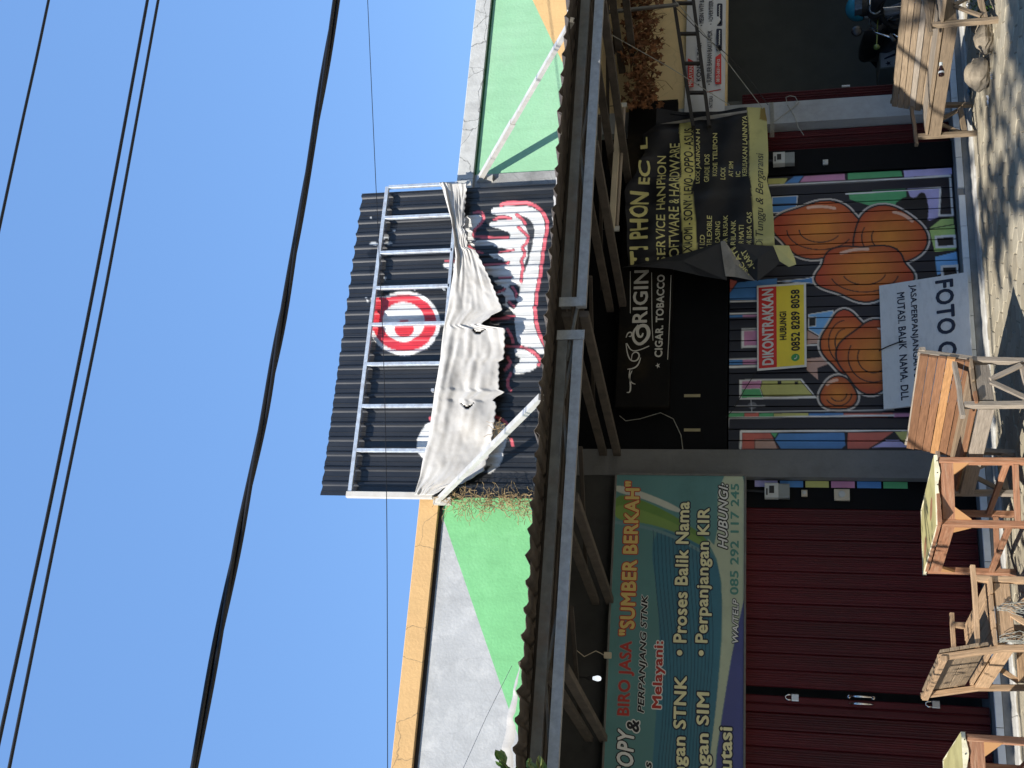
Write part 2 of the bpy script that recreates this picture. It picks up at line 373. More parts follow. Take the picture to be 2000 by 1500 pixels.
# hexagonal paving: the 300 largest in view are pieces of their own
pave = thing('pavement', 'hexagonal grey concrete paving of the forecourt', None, (4, 8, GZ)); del pave['label']; struct(pave, 'hexagonal grey concrete paving')
HS = .115
def hexm(name, m):
    mb = MB(); b = .008
    a0 = [(HS*.978*math.cos(R_(60*k)), HS*.978*math.sin(R_(60*k))) for k in range(6)]
    k_ = (HS*.978-b)/(HS*.978)
    v = [(x*k_, y*k_, 0) for x, y in a0]+[(x, y, -.006) for x, y in a0]+[(x, y, -.05) for x, y in a0]
    f = [tuple(range(6))]+[(i, i+6, (i+1) % 6+6, (i+1) % 6) for i in range(6)]+[(i+6, i+12, (i+1) % 6+12, (i+1) % 6+6) for i in range(6)]
    f = [q[::-1] if len(q) == 4 else q for q in f]
    f = [q if len(q) == 6 else q[::-1] for q in f]
    mb.add(v, f); return mb, mb.mesh(name, m)
hexes = [hexm('paver', m) for m in M_paver]
spots = []
for i in range(-45, 75):
    for j in range(-22, 60):
        x = 3.0+i*HS*1.5; y = 9.44-j*HS*math.sqrt(3)-(HS*math.sqrt(3)/2 if i % 2 else 0)
        if y > 9.46 or y < 4.2: continue
        d = Vector((x, y, GZ-CZ)); dx = d.dot(Vector(AF)); px = 1000+FPX*d.dot(Vector(AD))/dx; py = 750-FPX*d.dot(Vector(AR))/dx
        vis = (1880 < px < 2004 and -10 < py < 1060)
        spots.append((0 if vis else 1, d.length, x, y))
spots.sort()
far = [MB(), MB(), MB()]
for k, (nv, _, x, y) in enumerate(spots):
    ti = random.choice((0, 0, 1, 1, 2)); dz = random.uniform(-.003, .0035); tx, ty = random.gauss(0, .008), random.gauss(0, .008)
    if nv == 0 and k < 300:
        o = link('paver', hexes[ti][1], pave); o.location = (x, y, GZ+dz); o.rotation_euler = (tx, ty, random.choice(range(6))*math.pi/3)
    else:
        far[ti].add([(x+a, y+b, GZ+dz+c+a*ty-b*tx) for a, b, c in hexes[ti][0].v], hexes[ti][0].f)
for ti in range(3):
    o = far[ti].build('paver_field', M_paver[ti], pave); o['kind'] = 'stuff'
# kerb strip, shop floor, tiles
k = MB()
for i in range(14):
    x0 = -2+i*.95; k.bar((x0, 9.635, GZ-.055), (x0+.944, 9.635, GZ-.055), .19, .13+random.uniform(-.006, .006), bev=.012)
struct(k.build('kerb', M_kerb), 'pale cement kerb strip at the foot of the shop step')
fl = MB(); fl.box(-3, 12, 9.745, 16, -.5, -.002)
floor = struct(fl.build('shop_floor', M_step), 'raised cement shop floor')
fz = MB(); fz.box(-3, 12, 9.728, 9.7445, -.13, -.066); fz.build('step_face', M_step, floor)
x = -2.02; tm = MB(); tm.bar((0, 0, 0), (.322, 0, 0), .022, .058, bev=.003); tme = tm.mesh('tile', M_tile)
tm2 = MB(); tm2.bar((0, 0, 0), (.24, 0, 0), .022, .058, bev=.003); tme2 = tm2.mesh('tile', M_tile)
i = 0
while x < 9.5:
    w = .328 if i % 7 else .246
    if abs(x-5.52) < .17: x = 5.60
    o = link('tile', tme if i % 7 else tme2, floor); o.location = (x, 9.733+random.uniform(0, .002), -.033); o.rotation_euler = (0, random.gauss(0, .002), 0)
    x += w; i += 1
# ------------------------------------------------------------------ the shop building
bld = thing('shop_building', 'single storey shop row with green, grey and orange painted parapet wall', 'building', (3, YW, 0))
la, lb = W(862, 1002, YW), W(1025, 1475, YW)
ra, rb = W(1040, 0, YW), W(1112, 150, YW)
def lx(a, b, z): return a.x+(b.x-a.x)*(z-a.z)/(b.z-a.z)
ZB, ZT = 3.50, 4.80
XS0, XS1, XC = 2.60, 5.86, 6.055
w = MB()
w.prism([(-3, ZB), (lx(la, lb, ZB), ZB), (lx(la, lb, ZT), ZT), (-3, ZT)], YW, YW+.15, 0)
w.prism([(lx(la, lb, ZB), ZB), (XS0, ZB), (XS0, ZT), (lx(la, lb, ZT), ZT)], YW, YW+.15, 1)
w.prism([(XS0, ZB), (XS1, ZB), (XS1, ZT+.1), (XS0, ZT+.1)], YW+.002, YW+.15, 2)
w.prism([(XC, ZB), (lx(ra, rb, ZB), ZB), (lx(ra, rb, ZT), ZT), (XC, ZT)], YW, YW+.15, 3)
w.prism([(lx(ra, rb, ZB), ZB), (12, ZB), (12, ZT), (lx(ra, rb, ZT), ZT)], YW, YW+.15, 4)
w.build('upper_wall', [M_grey_wall, M_green_wall_l, M_conc, M_green_wall, M_orange_wall], bld)
c = MB(); c.box(XS1, XC, YW-.012, YW+.15, ZB, 4.74); c.build('raw_column', M_conc, bld, label='bare stained concrete column beside the black sheets')
b = MB(); b.bar((-3, YW+.03, 4.845), (2.58, YW+.03, 4.845), .15, .195, bev=.006); b.build('parapet_band', M_tan_band, bld, label='tan orange parapet band')
b = MB(); b.bar((XS1-.02, YW+.03, 4.822), (12, YW+.03, 4.822), .14, .178, bev=.006); b.build('parapet_band', M_white_band, bld, label='cracked off-white parapet band')
b = MB(); b.box(-3, 2.58, YW-.008, YW, 4.715, 4.748); b.build('band_shadow', M_oldwood, bld)  # dark strip painting in the shadow below the tan band
M_dgreen = mat('dark_green_line', (.02, .14, .05), .8)
b = MB(); b.box(XC, 12, YW-.006, YW, 4.716, 4.735); b.build('band_shadow_line', M_dgreen, bld)  # dark green strip standing in for the shadow of the off-white band
# parts under the awning
b = MB(); b.box(2.80, 3.05, YW, YW+.3, 0, ZB); b.build('pillar', M_pillar, bld, label='dark grey pillar between the red and the mural door')
b = MB(); b.box(6.46, 6.71, YW, YW+.3, 0, ZB); b.build('pillar', M_pillar_pale, bld, label='pale grey pillar left of the open shop')
b = MB(); b.box(-3, 2.798, YW+.02, YW+.25, 1.96, ZB-.002); b.build('lintel', mat('awning_shade_wall', (.045, .045, .042), .85, 0, var=.3, scale=3), bld)  # near-black wall colour stands in for the shade under the awning
b = MB(); b.box(3.052, 6.458, YD-.02, YD+.2, 2.10, ZB-.002); b.build('transom', M_black, bld, label='black painted transom above the mural door')
zc_ = W(1420, 90, YW).z
b = MB(); b.box(6.712, 12, YW+.02, YW+.2, zc_, ZB-.002); b.build('lintel', M_cream, bld, label='cream rendered wall above the open shop')
b = MB(); b.box(2.545, 2.798, YD-.01, YD+.1, 0, 1.958); b.build('jamb', M_black, bld)
b = MB(); b.box(5.925, 6.20, YD-.03, YD+.1, 0, 2.098); b.build('jamb', M_black, bld)
b = MB(); b.box(6.201, 6.458, YD+.06, YD+.1, 0, 2.098); b.build('jamb', M_black, bld)
# small notices still stuck on the black transom
for (x0, y0) in ((1352, 773), (1352, 840)):
    p = W(x0, y0, YD-.02); b = MB(); b.bar(p+Vector((0, -.004, -.075)), p+Vector((0, -.004, .075)), .028, .003, up=(0, 1, 0)); b.build('paper_strip', flat('yellowed_paper', (.34, .30, .17)), bld)
# open room on the right
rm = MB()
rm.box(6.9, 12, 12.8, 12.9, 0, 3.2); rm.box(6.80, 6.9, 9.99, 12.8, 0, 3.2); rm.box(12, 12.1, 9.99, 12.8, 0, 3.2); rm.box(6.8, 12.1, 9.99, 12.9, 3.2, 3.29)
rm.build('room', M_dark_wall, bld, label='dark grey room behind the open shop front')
# plain back of the shops so that nothing shines through
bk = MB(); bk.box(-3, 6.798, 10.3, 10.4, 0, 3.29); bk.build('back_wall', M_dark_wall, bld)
# folding doors: vertical slats
def slat_mesh(wd, h, m, name='slat'):
    mb = MB(); pr = [(0, -.004), (.004, -.010), (.012, -.017), (.018, -.018), (.024, -.013)]+[(wd*t, -.013-(.005 if i % 2 else 0)) for i, t in enumerate((.28, .34, .40, .46, .54, .60, .66, .72))]+[(wd-.024, -.013), (wd-.018, -.018), (wd-.012, -.017), (wd-.004, -.010), (wd, -.004)]
    n = len(pr); v = [(a, b, z) for z in (0, h) for a, b in pr]; f = [(i, i+1, n+i+1, n+i) for i in range(n-1)]
    mb.add(v, f); return mb.mesh(name, m)
def folding_door(x0, x1, h, wd, label, m, yf=YD):
    n = round((x1-x0)/wd); wd = (x1-x0)/n
    d = MB(); d.box(x0, x1, yf+.012, yf+.03, .012, h)
    dr = d.build('folding_door', m, bld, label=label)
    me = slat_mesh(wd, h-.02, m)
    for i in range(n):
        o = link('slat', me, dr); o.location = (x0+i*wd, yf+random.uniform(-.002, .004), .012)
    return dr
xs = W(1700, 1369, YD).x
red = folding_door(-1.28, xs, 1.955, .142, 'oxblood red folding steel door', M_red_door)
for sgn in (-1, 0):     # meeting stiles, handles
    s_ = MB(); s_.bar((xs-.033+sgn*.07, YD-.018, .012), (xs-.033+sgn*.07, YD-.018, 1.95), .055, .03, up=(0, 1, 0), bev=.006); s_.build('meeting_stile', M_red_door, red)
    h_ = MB(); q = W(1682, 1361.5 if sgn == 0 else 1375.5, YD-.04); zz = [(-.095, .02), (-.09, -.022), (-.04, -.038), (.04, -.038), (.09, -.022), (.095, .02)]
    h_.tube([q+Vector((0, dy, dz)) for dz, dy in zz], .008, 8)
    for dz in (-.095, .095): h_.lathe([(.016, 0), (.018, .006), (.012, .012)], q+Vector((0, .03, dz)), (0, -1, 0), 10)
    h_.build('handle', M_chrome, red, smooth=True)
folding_door(xs+.07, 2.545, 1.955, .142, 'oxblood red folding steel door, right leaf', M_red_door)
folding_door(6.215, 6.455, 2.09, .08, 'folded red door leaves beside the pale pillar', M_red_door, YD+.03)
folding_door(6.715, 6.895, 1.98, .06, 'folded red door leaves at the edge of the open shop', M_red_door, YD-.02)
b = MB(); b.bar((6.72, YD-.03, zc_+.012), (12, YD-.03, zc_+.012), .04, .02); b.build('door_rail', M_red_door, bld)
b = MB(); q = W(1652, 168, YD-.06); b.bar(q+Vector((0, 0, -.04)), q+Vector((0, 0, .04)), .02, .012, up=(0, 1, 0)); b.build('latch', M_plastic, bld)
# ------------------------------------------------------------------ mural door (painted folding slats)
zc = lambda x, y: (1400+x/2.778, 380+y/2.778)
zd = lambda x, y: (1500+x/3.125, y/3.125)
def mp(fn, pts, it=0, closed=True):
    q = XZ([fn(a, b) for a, b in pts], YD-.02)
    return smooth_line(q, it, closed) if it else q
BLK = (.006, .006, .009); NAVY = (.008, .009, .020); WHT = (.80, .80, .78); BLU = (.075, .25, .58); GRN = (.10, .44, .18); LAV = (.50, .47, .80)
PNK = (.62, .27, .46); LIM = (.46, .66, .20); OLV = (.54, .54, .17); SAL = (.62, .15, .11); TAN = (.60, .38, .31); SKYB = (.18, .46, .82)
ORG = (.46, .060, .018); AMB = (.72, .26, .030)
ML = []
def P(fn, pts, c, edge=0, ec=BLK, it=0):
    q = mp(fn, pts, it); ML.append(('poly', q, c))
    if edge: ML.append(('line', q+[q[0]], edge, ec))
def Ln(fn, pts, wd, c, it=0): ML.append(('line', mp(fn, pts, it, False), wd, c))
P(zd, [(0, 1090), (120, 1085), (100, 1120), (0, 1122)], OLV); P(zd, [(100, 1120), (160, 1075), (220, 1072), (190, 1112)], BLU)
P(zd, [(220, 1070), (470, 1056), (475, 1098), (190, 1112)], PNK, .01); P(zd, [(485, 1050), (815, 1038), (825, 1078), (485, 1097)], GRN, .01)
P(zd, [(828, 1038), (1125, 1020), (1128, 1062), (832, 1080)], LAV)
Ln(zd, [(10, 1132), (640, 1100), (1112, 1070), (1128, 1310)], .02, WHT)
P(zd, [(25, 1200), (180, 1192), (170, 1290), (25, 1296)], BLU, .008, WHT); Ln(zd, [(25, 1250), (175, 1244)], .02, NAVY)
P(zd, [(490, 1170), (840, 1150), (850, 1230), (800, 1275), (640, 1260), (500, 1215)], GRN); P(zd, [(850, 1150), (1050, 1142), (1045, 1320), (985, 1345), (900, 1290)], LAV)
Ln(zd, [(478, 1182), (1052, 1144), (1045, 1314), (1125, 1311)], .018, WHT)
P(zd, [(760, 1250), (845, 1190), (900, 1210), (930, 1170), (965, 1180), (985, 1290), (960, 1400), (800, 1380)], BLK, it=1)
P(zd, [(980, 1392), (1060, 1328), (1136, 1320), (1142, 1440), (980, 1446)], LIM, .012)
P(zc, [(1150, 185), (1292, 160), (1302, 300), (1180, 312)], LIM, .01)
P(zc, [(1182, 222), (1296, 215), (1300, 285), (1186, 290)], WHT); P(zc, [(1196, 234), (1284, 229), (1287, 274), (1200, 278)], BLK)
P(zc, [(1182, 335), (1304, 305), (1312, 395), (1192, 440)], SKYB, .01); P(zc, [(1214, 384), (1310, 378), (1314, 450), (1218, 455)], WHT); P(zc, [(1228, 396), (1300, 392), (1304, 440), (1232, 444)], BLK)
P(zc, [(1180, 455), (1330, 450), (1335, 900), (1190, 900)], LIM); P(zc, [(1180, 905), (1330, 905), (1335, 1130), (1190, 1130)], SAL, .01)
# left side blocks
P(zc, [(58, 545), (112, 475), (212, 462), (330, 450), (330, 520), (215, 572), (58, 572)], BLU, .01); P(zc, [(60, 455), (110, 470), (62, 540)], SAL)
Ln(zc, [(55, 580), (300, 574)], .02, WHT); Ln(zc, [(64, 580), (62, 640)], .02, WHT); Ln(zc, [(62, 646), (230, 642)], .02, WHT)
P(zc, [(60, 655), (140, 653), (140, 662), (60, 664)], BLU); P(zc, [(140, 653), (225, 651), (225, 660), (140, 662)], PNK)
Ln(zc, [(60, 668), (58, 890)], .026, WHT)
P(zc, [(134, 726), (228, 722), (228, 828), (134, 832)], WHT); P(zc, [(148, 740), (228, 736), (228, 815), (148, 819)], PNK)
P(zc, [(50, 897), (142, 894), (142, 922), (50, 924)], BLU); P(zc, [(142, 894), (225, 892), (225, 918), (142, 921)], PNK); Ln(zc, [(48, 893), (225, 889)], .012, WHT)
Ln(zc, [(48, 934), (300, 928)], .024, WHT); Ln(zc, [(58, 934), (52, 1185)], .026, WHT)
P(zc, [(122, 1004), (240, 1000), (460, 998), (545, 1104), (122, 1112)], WHT)
P(zc, [(138, 1012), (240, 1008), (245, 1050), (136, 1054)], PNK); P(zc, [(136, 1056), (232, 1052), (250, 1098), (134, 1102)], GRN); P(zc, [(246, 1008), (452, 1006), (524, 1090), (254, 1096), (236, 1050)], OLV, .006)
for x_, y_ in ((340, 1018), (432, 1020)): P(zc, [(x_-10, y_-8), (x_+10, y_-9), (x_+10, y_+7), (x_-10, y_+8)], BLK)
ML.append(('poly', smooth_line(mp(zc, [(160, 1140), (200, 1120), (225, 1145), (190, 1170)]), 2, True), (.16, .17, .2)))
Ln(zc, [(100, 1146), (260, 1143)], .008, (.45, .46, .5)); Ln(zc, [(186, 1115), (190, 1180)], .008, (.45, .46, .5))
xx = 60
for ww, c in ((90, GRN), (80, SAL), (80, GRN), (190, OLV), (190, BLU), (270, SAL), (180, PNK)):
    P(zc, [(xx, 1187), (xx+ww-3, 1184), (xx+ww-3, 1203), (xx, 1206)], c); xx += ww
Ln(zc, [(52, 1212), (960, 1196)], .018, WHT); Ln(zc, [(60, 1212), (52, 1370)], .022, WHT); Ln(zc, [(64, 1180), (960, 1168)], .008, WHT)
Ln(zc, [(128, 1375), (132, 1284), (1075, 1276)], .022, WHT)
P(zc, [(140, 1294), (290, 1292), (335, 1378), (136, 1380)], SAL); P(zc, [(205, 1328), (310, 1326), (330, 1378), (205, 1380)], TAN, .006)
P(zc, [(292, 1293), (340, 1292), (318, 1322)], GRN)
P(zc, [(312, 1330), (335, 1293), (695, 1288), (702, 1360), (680, 1380), (345, 1380)], BLU, .012)
P(zc, [(708, 1289), (965, 1285), (900, 1332), (826, 1380), (706, 1380)], SAL, .01); P(zc, [(830, 1376), (920, 1326), (990, 1326), (1045, 1372)], LAV, .012); P(zc, [(968, 1287), (1080, 1283), (1075, 1368), (1045, 1368), (995, 1322)], OLV)
# middle
P(zc, [(498, 650), (630, 628), (640, 742), (600, 790), (498, 730)], SKYB, .008, WHT); P(zc, [(498, 665), (538, 660), (538, 712), (498, 716)], BLK, .006, WHT)
P(zc, [(490, 735), (612, 802), (490, 812)], TAN, .006); Ln(zc, [(486, 818), (615, 808)], .014, WHT)
P(zc, [(488, 890), (600, 878), (600, 920), (545, 940), (550, 1005), (488, 950)], TAN)
P(zc, [(330, 470), (480, 455), (600, 430), (620, 470), (520, 480)], BLU, .006, WHT)
# free airbrushed swirls in orange and amber on the middle of the door
def blob(cx, cy, rx, ry, lobes, ph, amp=.08, n=60):
    return [(cx+rx*math.cos(t)*(1+amp*math.sin(lobes*t+ph)), cy+ry*math.sin(t)*(1+amp*math.sin(lobes*t+ph))) for t in (2*math.pi*k/n for k in range(n))]
for cx, cy, rx, ry, lo, ph in ((560, 190, 250, 150, 4, .5), (930, 230, 200, 165, 3, 1.0), (800, 420, 260, 150, 5, .2), (700, 800, 130, 165, 4, 2), (850, 880, 190, 190, 4, 1), (660, 1080, 100, 90, 3, 0)):
    q = mp(zc, blob(cx, cy, rx, ry, lo, ph)); ML.append(('line', q+[q[0]], .05, (.62, .57, .52)))
for cx, cy, rx, ry, lo, ph in ((560, 190, 250, 150, 4, .5), (930, 230, 200, 165, 3, 1.0), (800, 420, 260, 150, 5, .2), (700, 800, 130, 165, 4, 2), (850, 880, 190, 190, 4, 1), (660, 1080, 100, 90, 3, 0)):
    q = mp(zc, blob(cx, cy, rx, ry, lo, ph)); ct = W(*zc(cx, cy), YD-.02)
    ML.append(('poly', q, ORG, AMB, (ct.x, ct.z), .5*(rx+ry)/2.778/185)); ML.append(('line', q+[q[0]], .017, BLK))
    for k_ in (.72, .45):
        arc = [(cx+rx*k_*math.cos(t), cy+ry*k_*math.sin(t)) for t in (ph+2.6*i/14 for i in range(15))]
        ML.append(('line', mp(zc, arc, 0, False), .011, BLK))
    arc = [(cx+rx*.84*math.cos(t), cy+ry*.84*math.sin(t)) for t in (ph+3.9+.7*i/6 for i in range(7))]
    ML.append(('line', mp(zc, arc, 0, False), .03, (.80, .50, .36)))
X0M, X1M, HM = 3.06, 5.92, 2.085
d = MB(); d.box(X0M, X1M, YD+.012, YD+.03, .012, HM)
mdoor = d.build('folding_door', M_black, bld, label='folding steel door painted with a colourful graffiti mural')
nsl = 26; wd_ = (X1M-X0M)/nsl; ofs = [0, .0025, .006]+np.linspace(.014, wd_-.014, 11).tolist()+[wd_-.006, wd_-.0025, wd_]
dep = [.006, .002, -.012]+[-.014-.002*math.sin(math.pi*i/10) for i in range(11)]+[-.012, .002, .006]
zs_ = np.linspace(.012, HM, 300)
for i in range(nsl):
    x0 = X0M+i*wd_; px = np.repeat(x0+np.array(ofs), len(zs_)); pz = np.tile(zs_, len(ofs)); py = np.repeat(YD+np.array(dep), len(zs_))
    cl = paint(px, pz, NAVY, ML); cl[:len(zs_)*2, :3] *= .25; cl[-len(zs_)*2:, :3] *= .25
    mb = MB(); n = len(zs_); mb.v = list(zip(px.tolist(), py.tolist(), pz.tolist()))
    for a in range(len(ofs)-1):
        for b_ in range(n-1): mb.f.append((a*n+b_, (a+1)*n+b_, (a+1)*n+b_+1, a*n+b_+1))
    mb.uv = [[(0, 0)]*4]*len(mb.f); mb.mi = [0]*len(mb.f); mb.c = cl
    mb.build('slat', M_mural, mdoor)
# thin painted margin left of the pillar
MC = [GRN, BLU, PNK, OLV, BLU, LAV]
pj = W(1700, 947, YD-.012)
for i, c in enumerate(MC):
    b = MB(); b.box(pj.x-.03, pj.x+.028, YD-.016, YD-.0105, .55+i*.22, .55+i*.22+.2); b.build('painted_panel', flat('mural_paint_%d' % i, c), bld)
# ------------------------------------------------------------------ awning
aw = thing('corrugated_awning', 'dark corrugated sheet awning on galvanised steel trusses over the shop fronts', 'awning', (3, 7.3, 3.0))
YE, ZE, YB, ZBK = 7.05, 3.205, YW-.005, 3.52
PIT_ = .172
def roof_sheet(x0, x1, over, dz, tilt, m, curl=0.0):
    n = int((x1-x0)/PIT_*8); rows = [(0, 0), (.03, 0), (.3, 0), (.65, 0), (1, 0)]
    mb = MB(); v = []
    for j, (t, _) in enumerate(rows):
        for i in range(n+1):
            x = x0+(x1-x0)*i/n; ph = (x/PIT_) % 1
            hgt = .034*max(0, 1-abs(ph-.5)*2*2.6)**.7 if abs(ph-.5) < .2 else 0
            hgt += .004*math.sin(x*37)
            y = (YE-over)+(YB-YE+over)*t + (0.012*math.sin(x*23+j)+.008*math.sin(x*71) if j == 0 else 0)
            z = ZE+(ZBK-ZE)*(y-YE)/(YB-YE)+hgt+dz+tilt*(x-(x0+x1)/2)*(1-t)
            v.append((x, y, z))
    nn = n+1
    f = [(j*nn+i, j*nn+i+1, (j+1)*nn+i+1, (j+1)*nn+i) for j in range(len(rows)-1) for i in range(n)]
    up_ = [(a, b_, c_+.004) for a, b_, c_ in v]; N_ = len(v)
    f2 = [tuple(k_+N_ for k_ in q[::-1]) for q in f]+[(i, i+N_, i+1+N_, i+1) for i in range(n)]
    mb.add(v+up_, f+f2); return mb.build('roof_sheet', m, aw)
x = -4.6
while x < 10.5:
    wd2 = PIT_*5; roof_sheet(x, x+wd2+.03, random.uniform(-.025, .03), random.uniform(-.008, .008), random.uniform(-.02, .02), M_roof); x += wd2
# bleached sheet whose front edge has curled up
def curl_pt(u, v):
    x = -.2+.98*u; ph = (x/PIT_) % 1; hgt = .034*max(0, 1-abs(ph-.5)*5)**.7
    h_ = (.085*math.sin(math.pi*min(1, (1-u)*1.25)*.5)+.004)*v
    return (x, YE-.05+.03*v*v+.01*math.sin(x*9), ZE+.01+hgt*(.5-v*.4)+h_+.004*math.sin(x*31))
cs_ = MB(); cs_.grid(curl_pt, 60, 6); o = cs_.build('roof_sheet', mat('chalky_sheet', (.43, .41, .38), .8, 0, var=.1, scale=8), aw, label='bleached sheet edge curled upwards')
# pale lip along the upper edge of the sheet on the right
def lip(u, v):
    x = 3.9+6*u; ph = (x/PIT_) % 1; hgt = .034*max(0, 1-abs(ph-.5)*5)**.7
    return (x, YE+.10+.02*v, ZE+.022+hgt*.3+(.010+.014*math.sin(x*5)*math.sin(x*1.7))*v)
lp = MB(); lp.grid(lip, 380, 1); lp.build('edge_lip', M_roof_pale, aw)
CH = [(-.02, 0), (-.02, .012), (-.016, .016), (-.016, .056), (-.02, .06), (-.02, .072), (.02, .072), (.02, 0)]
def chord(x0, x1, z0, m, y=7.3):
    mb = MB(); mb.profile([(-a, b_) for a, b_ in CH[::-1]], (x1, y, z0), (x0, y, z0)); return mb.build('truss_chord', m, aw)
for x0, x1, z in ((-4.6, 3.165, 3.1), (3.355, 10.6, 3.095)):
    chord(x0, x1, z, M_galv_dull); chord(x0, x1, z-.115, M_galv)
    nb = int((x1-x0)/.9)
    for i in range(nb+1):
        xa = x0+.05+(x1-x0-.1)*i/nb; mb = MB(); mb.bar((xa, 7.325, z-.05), (xa+(.45 if i % 2 else -.45), 7.325, z+.01), .03, .02); mb.build('truss_web', M_galv_dull, aw)
for xa in (3.130, 3.392):
    mb = MB(); mb.box(xa-.036, xa+.036, 7.268, 7.277, 2.976, 3.178)
    for dx, dz in ((-.025, 2.99), (.025, 2.99), (-.025, 3.165), (.025, 3.165)): mb.lathe([(.006, 0), (.006, .005), (.003, .007)], (xa+dx, 7.268, dz), (0, -1, 0), 8)
    mb.build('end_plate', M_galv, aw)
for i, x in enumerate((-.6, .775, 1.927, 3.30, 4.75, 6.1, 7.5, 8.8)):
    for dz, ww in ((0, .05), (.13, .045)):
        mb = MB(); mb.bar((x+.02, 7.33, 3.0+dz), (x-.30, 9.76, 3.085+dz), ww, .07); mb.build('rafter', M_rafter, aw)
    mb = MB(); mb.bar((x+.45, 7.6, 3.02), (x-.1, 9.7, 3.30), .03, .03); mb.build('brace', M_oldwood, aw)
for y in (7.62, 8.15, 8.7, 9.25):
    z = ZE+(ZBK-ZE)*(y-YE)/(YB-YE)-.045
    mb = MB(); mb.bar((-4.6, y, z), (10.5, y, z), .05, .075); mb.build('purlin', M_oldwood, aw)
for (xa, za, ya, B_) in ((2.505, 4.735, 9.70, W(1062, 777, 7.2)), (5.995, 4.64, 9.755, W(1122, 40, 7.2))):
    A_ = Vector((xa, ya, za)); mid = A_.lerp(B_, .42)
    mb = MB(); mb.profile([(-.024, 0), (-.024, .04), (.024, .04), (.024, 0), (.017, 0), (.017, .010), (-.017, .010), (-.017, 0)], A_, B_); o = mb.build('tie_bar', M_tie, aw)
    if xa > 4:
        mb = MB(); mb.profile([(-.030, -.005), (-.030, .046), (.030, .046), (.030, -.005)], A_, mid); mb.build('sleeve', M_tie, o)
    mb = MB(); mb.box(xa-.035, xa+.035, ya-.03, ya+.02, za-.12, za+.05); mb.build('bracket', M_tie, o)
# ------------------------------------------------------------------ black corrugated sign with graffiti
YS = 9.70
za_ = lambda x, y: (840+x/5.77, 360+y/5.77)
zb_ = lambda x, y: (800+x/3.75, 600+y/3.75)
ze_ = lambda x, y: (620+x/4.054, 350+y/4.054)
SB = (.019, .020, .023); SW = (.72, .72, .70); SR = (.62, .035, .05); SP = (.66, .13, .16)
SL = []
def sp(fn, pts, c, it=1, edge=0, ec=SB):
    q = smooth_line(XZ([fn(*p) for p in pts], YS), it, True); SL.append(('poly', q, c))
    if edge: SL.append(('line', q+[q[0]], edge, ec))
def st(fn, pts, wd, c=SP, it=2):
    q = smooth_line(XZ([fn(*p) for p in pts], YS), it, False)
    SL.append(('line', q, wd+.010, SB)); SL.append(('line', q, wd, c))
main = [za_(*p) for p in ((690, 330), (700, 280), (760, 260), (900, 250), (1100, 250), (1200, 290), (1270, 370), (1290, 460), (1290, 600), (1260, 800), (1225, 1000), (1195, 1200), (1168, 1430))]
main += [zb_(*p) for p in ((905, 20), (905, 130), (940, 220), (992, 330), (960, 345), (900, 292), (800, 274), (778, 170), (772, 60))]
main += [za_(*p) for p in ((930, 1420), (800, 1340), (860, 1360), (850, 1240), (740, 1250), (850, 1190), (840, 1150), (720, 1110), (760, 1090), (920, 1060), (900, 1030), (680, 1040), (590, 930), (700, 925), (900, 890), (880, 870), (640, 800), (780, 790), (950, 750), (930, 725), (800, 720), (700, 680), (560, 690), (440, 680), (500, 640), (880, 625), (915, 590), (905, 550), (860, 520), (700, 490), (662, 450), (720, 425), (930, 390), (900, 370), (740, 352))]
sp(lambda a, b: (a, b), main, SW, 1)
q_ = smooth_line(XZ(main, YS), 1, True); SL.append(('line', q_+[q_[0]], .010, SW))
sp(za_, [(400, 360), (570, 345), (612, 400), (510, 500), (475, 590), (540, 645), (440, 680), (380, 560), (370, 430)], SW, 1, .012)
sp(zb_, [(780, 272), (860, 285), (925, 330), (952, 400), (920, 452), (860, 482), (755, 492), (765, 450), (818, 395), (770, 355)], SW, 1)
sp(zb_, [(50, 1055), (58, 960), (100, 880), (170, 830), (300, 790), (650, 830), (722, 890), (712, 1000), (662, 1100), (580, 1170), (300, 1250), (120, 1130)], SW, 1)
sp(zb_, [(600, 1150), (650, 1100), (680, 1040), (690, 1100), (640, 1190), (560, 1230)], SW, 1)
sp(za_, [(140, 910), (165, 890), (300, 890), (300, 985), (180, 955)], SW, 1)
sp(za_, [(1000, 345), (1110, 380), (1182, 480), (1172, 620), (1132, 780), (1092, 940), (1055, 1010), (1060, 900), (1110, 780), (1090, 700), (1132, 600), (1080, 500), (1080, 440)], (.05, .052, .056), 1)
sp(za_, [(860, 1140), (1020, 1120), (1010, 1270), (960, 1280), (930, 1200)], SB, 1); sp(za_, [(850, 1310), (1000, 1290), (960, 1430), (900, 1390)], SB, 1)
sp(zb_, [(710, 355), (815, 360), (800, 420), (700, 470), (740, 490), (720, 420)], SB, 1); sp(zb_, [(690, 480), (760, 500), (740, 620), (700, 600)], SB, 1)
st(za_, [(800, 240), (870, 215), (1000, 215), (1150, 220), (1250, 290), (1322, 400), (1325, 500), (1295, 640), (1258, 900), (1242, 1050), (1205, 1200), (1190, 1430)], .035)
st(zb_, [(918, 0), (930, 130), (960, 220), (995, 280)], .035)
st(za_, [(495, 322), (560, 305), (615, 360), (590, 430), (520, 500), (478, 585), (560, 597), (880, 605)], .028)
st(za_, [(725, 400), (800, 372), (910, 385)], .028); st(za_, [(980, 350), (1050, 400), (1078, 460)], .028)
st(za_, [(1000, 492), (1080, 560), (1118, 610), (1095, 660), (1030, 718), (1085, 780), (1020, 860), (1055, 930), (1030, 1010), (1032, 1100)], .026, it=1)
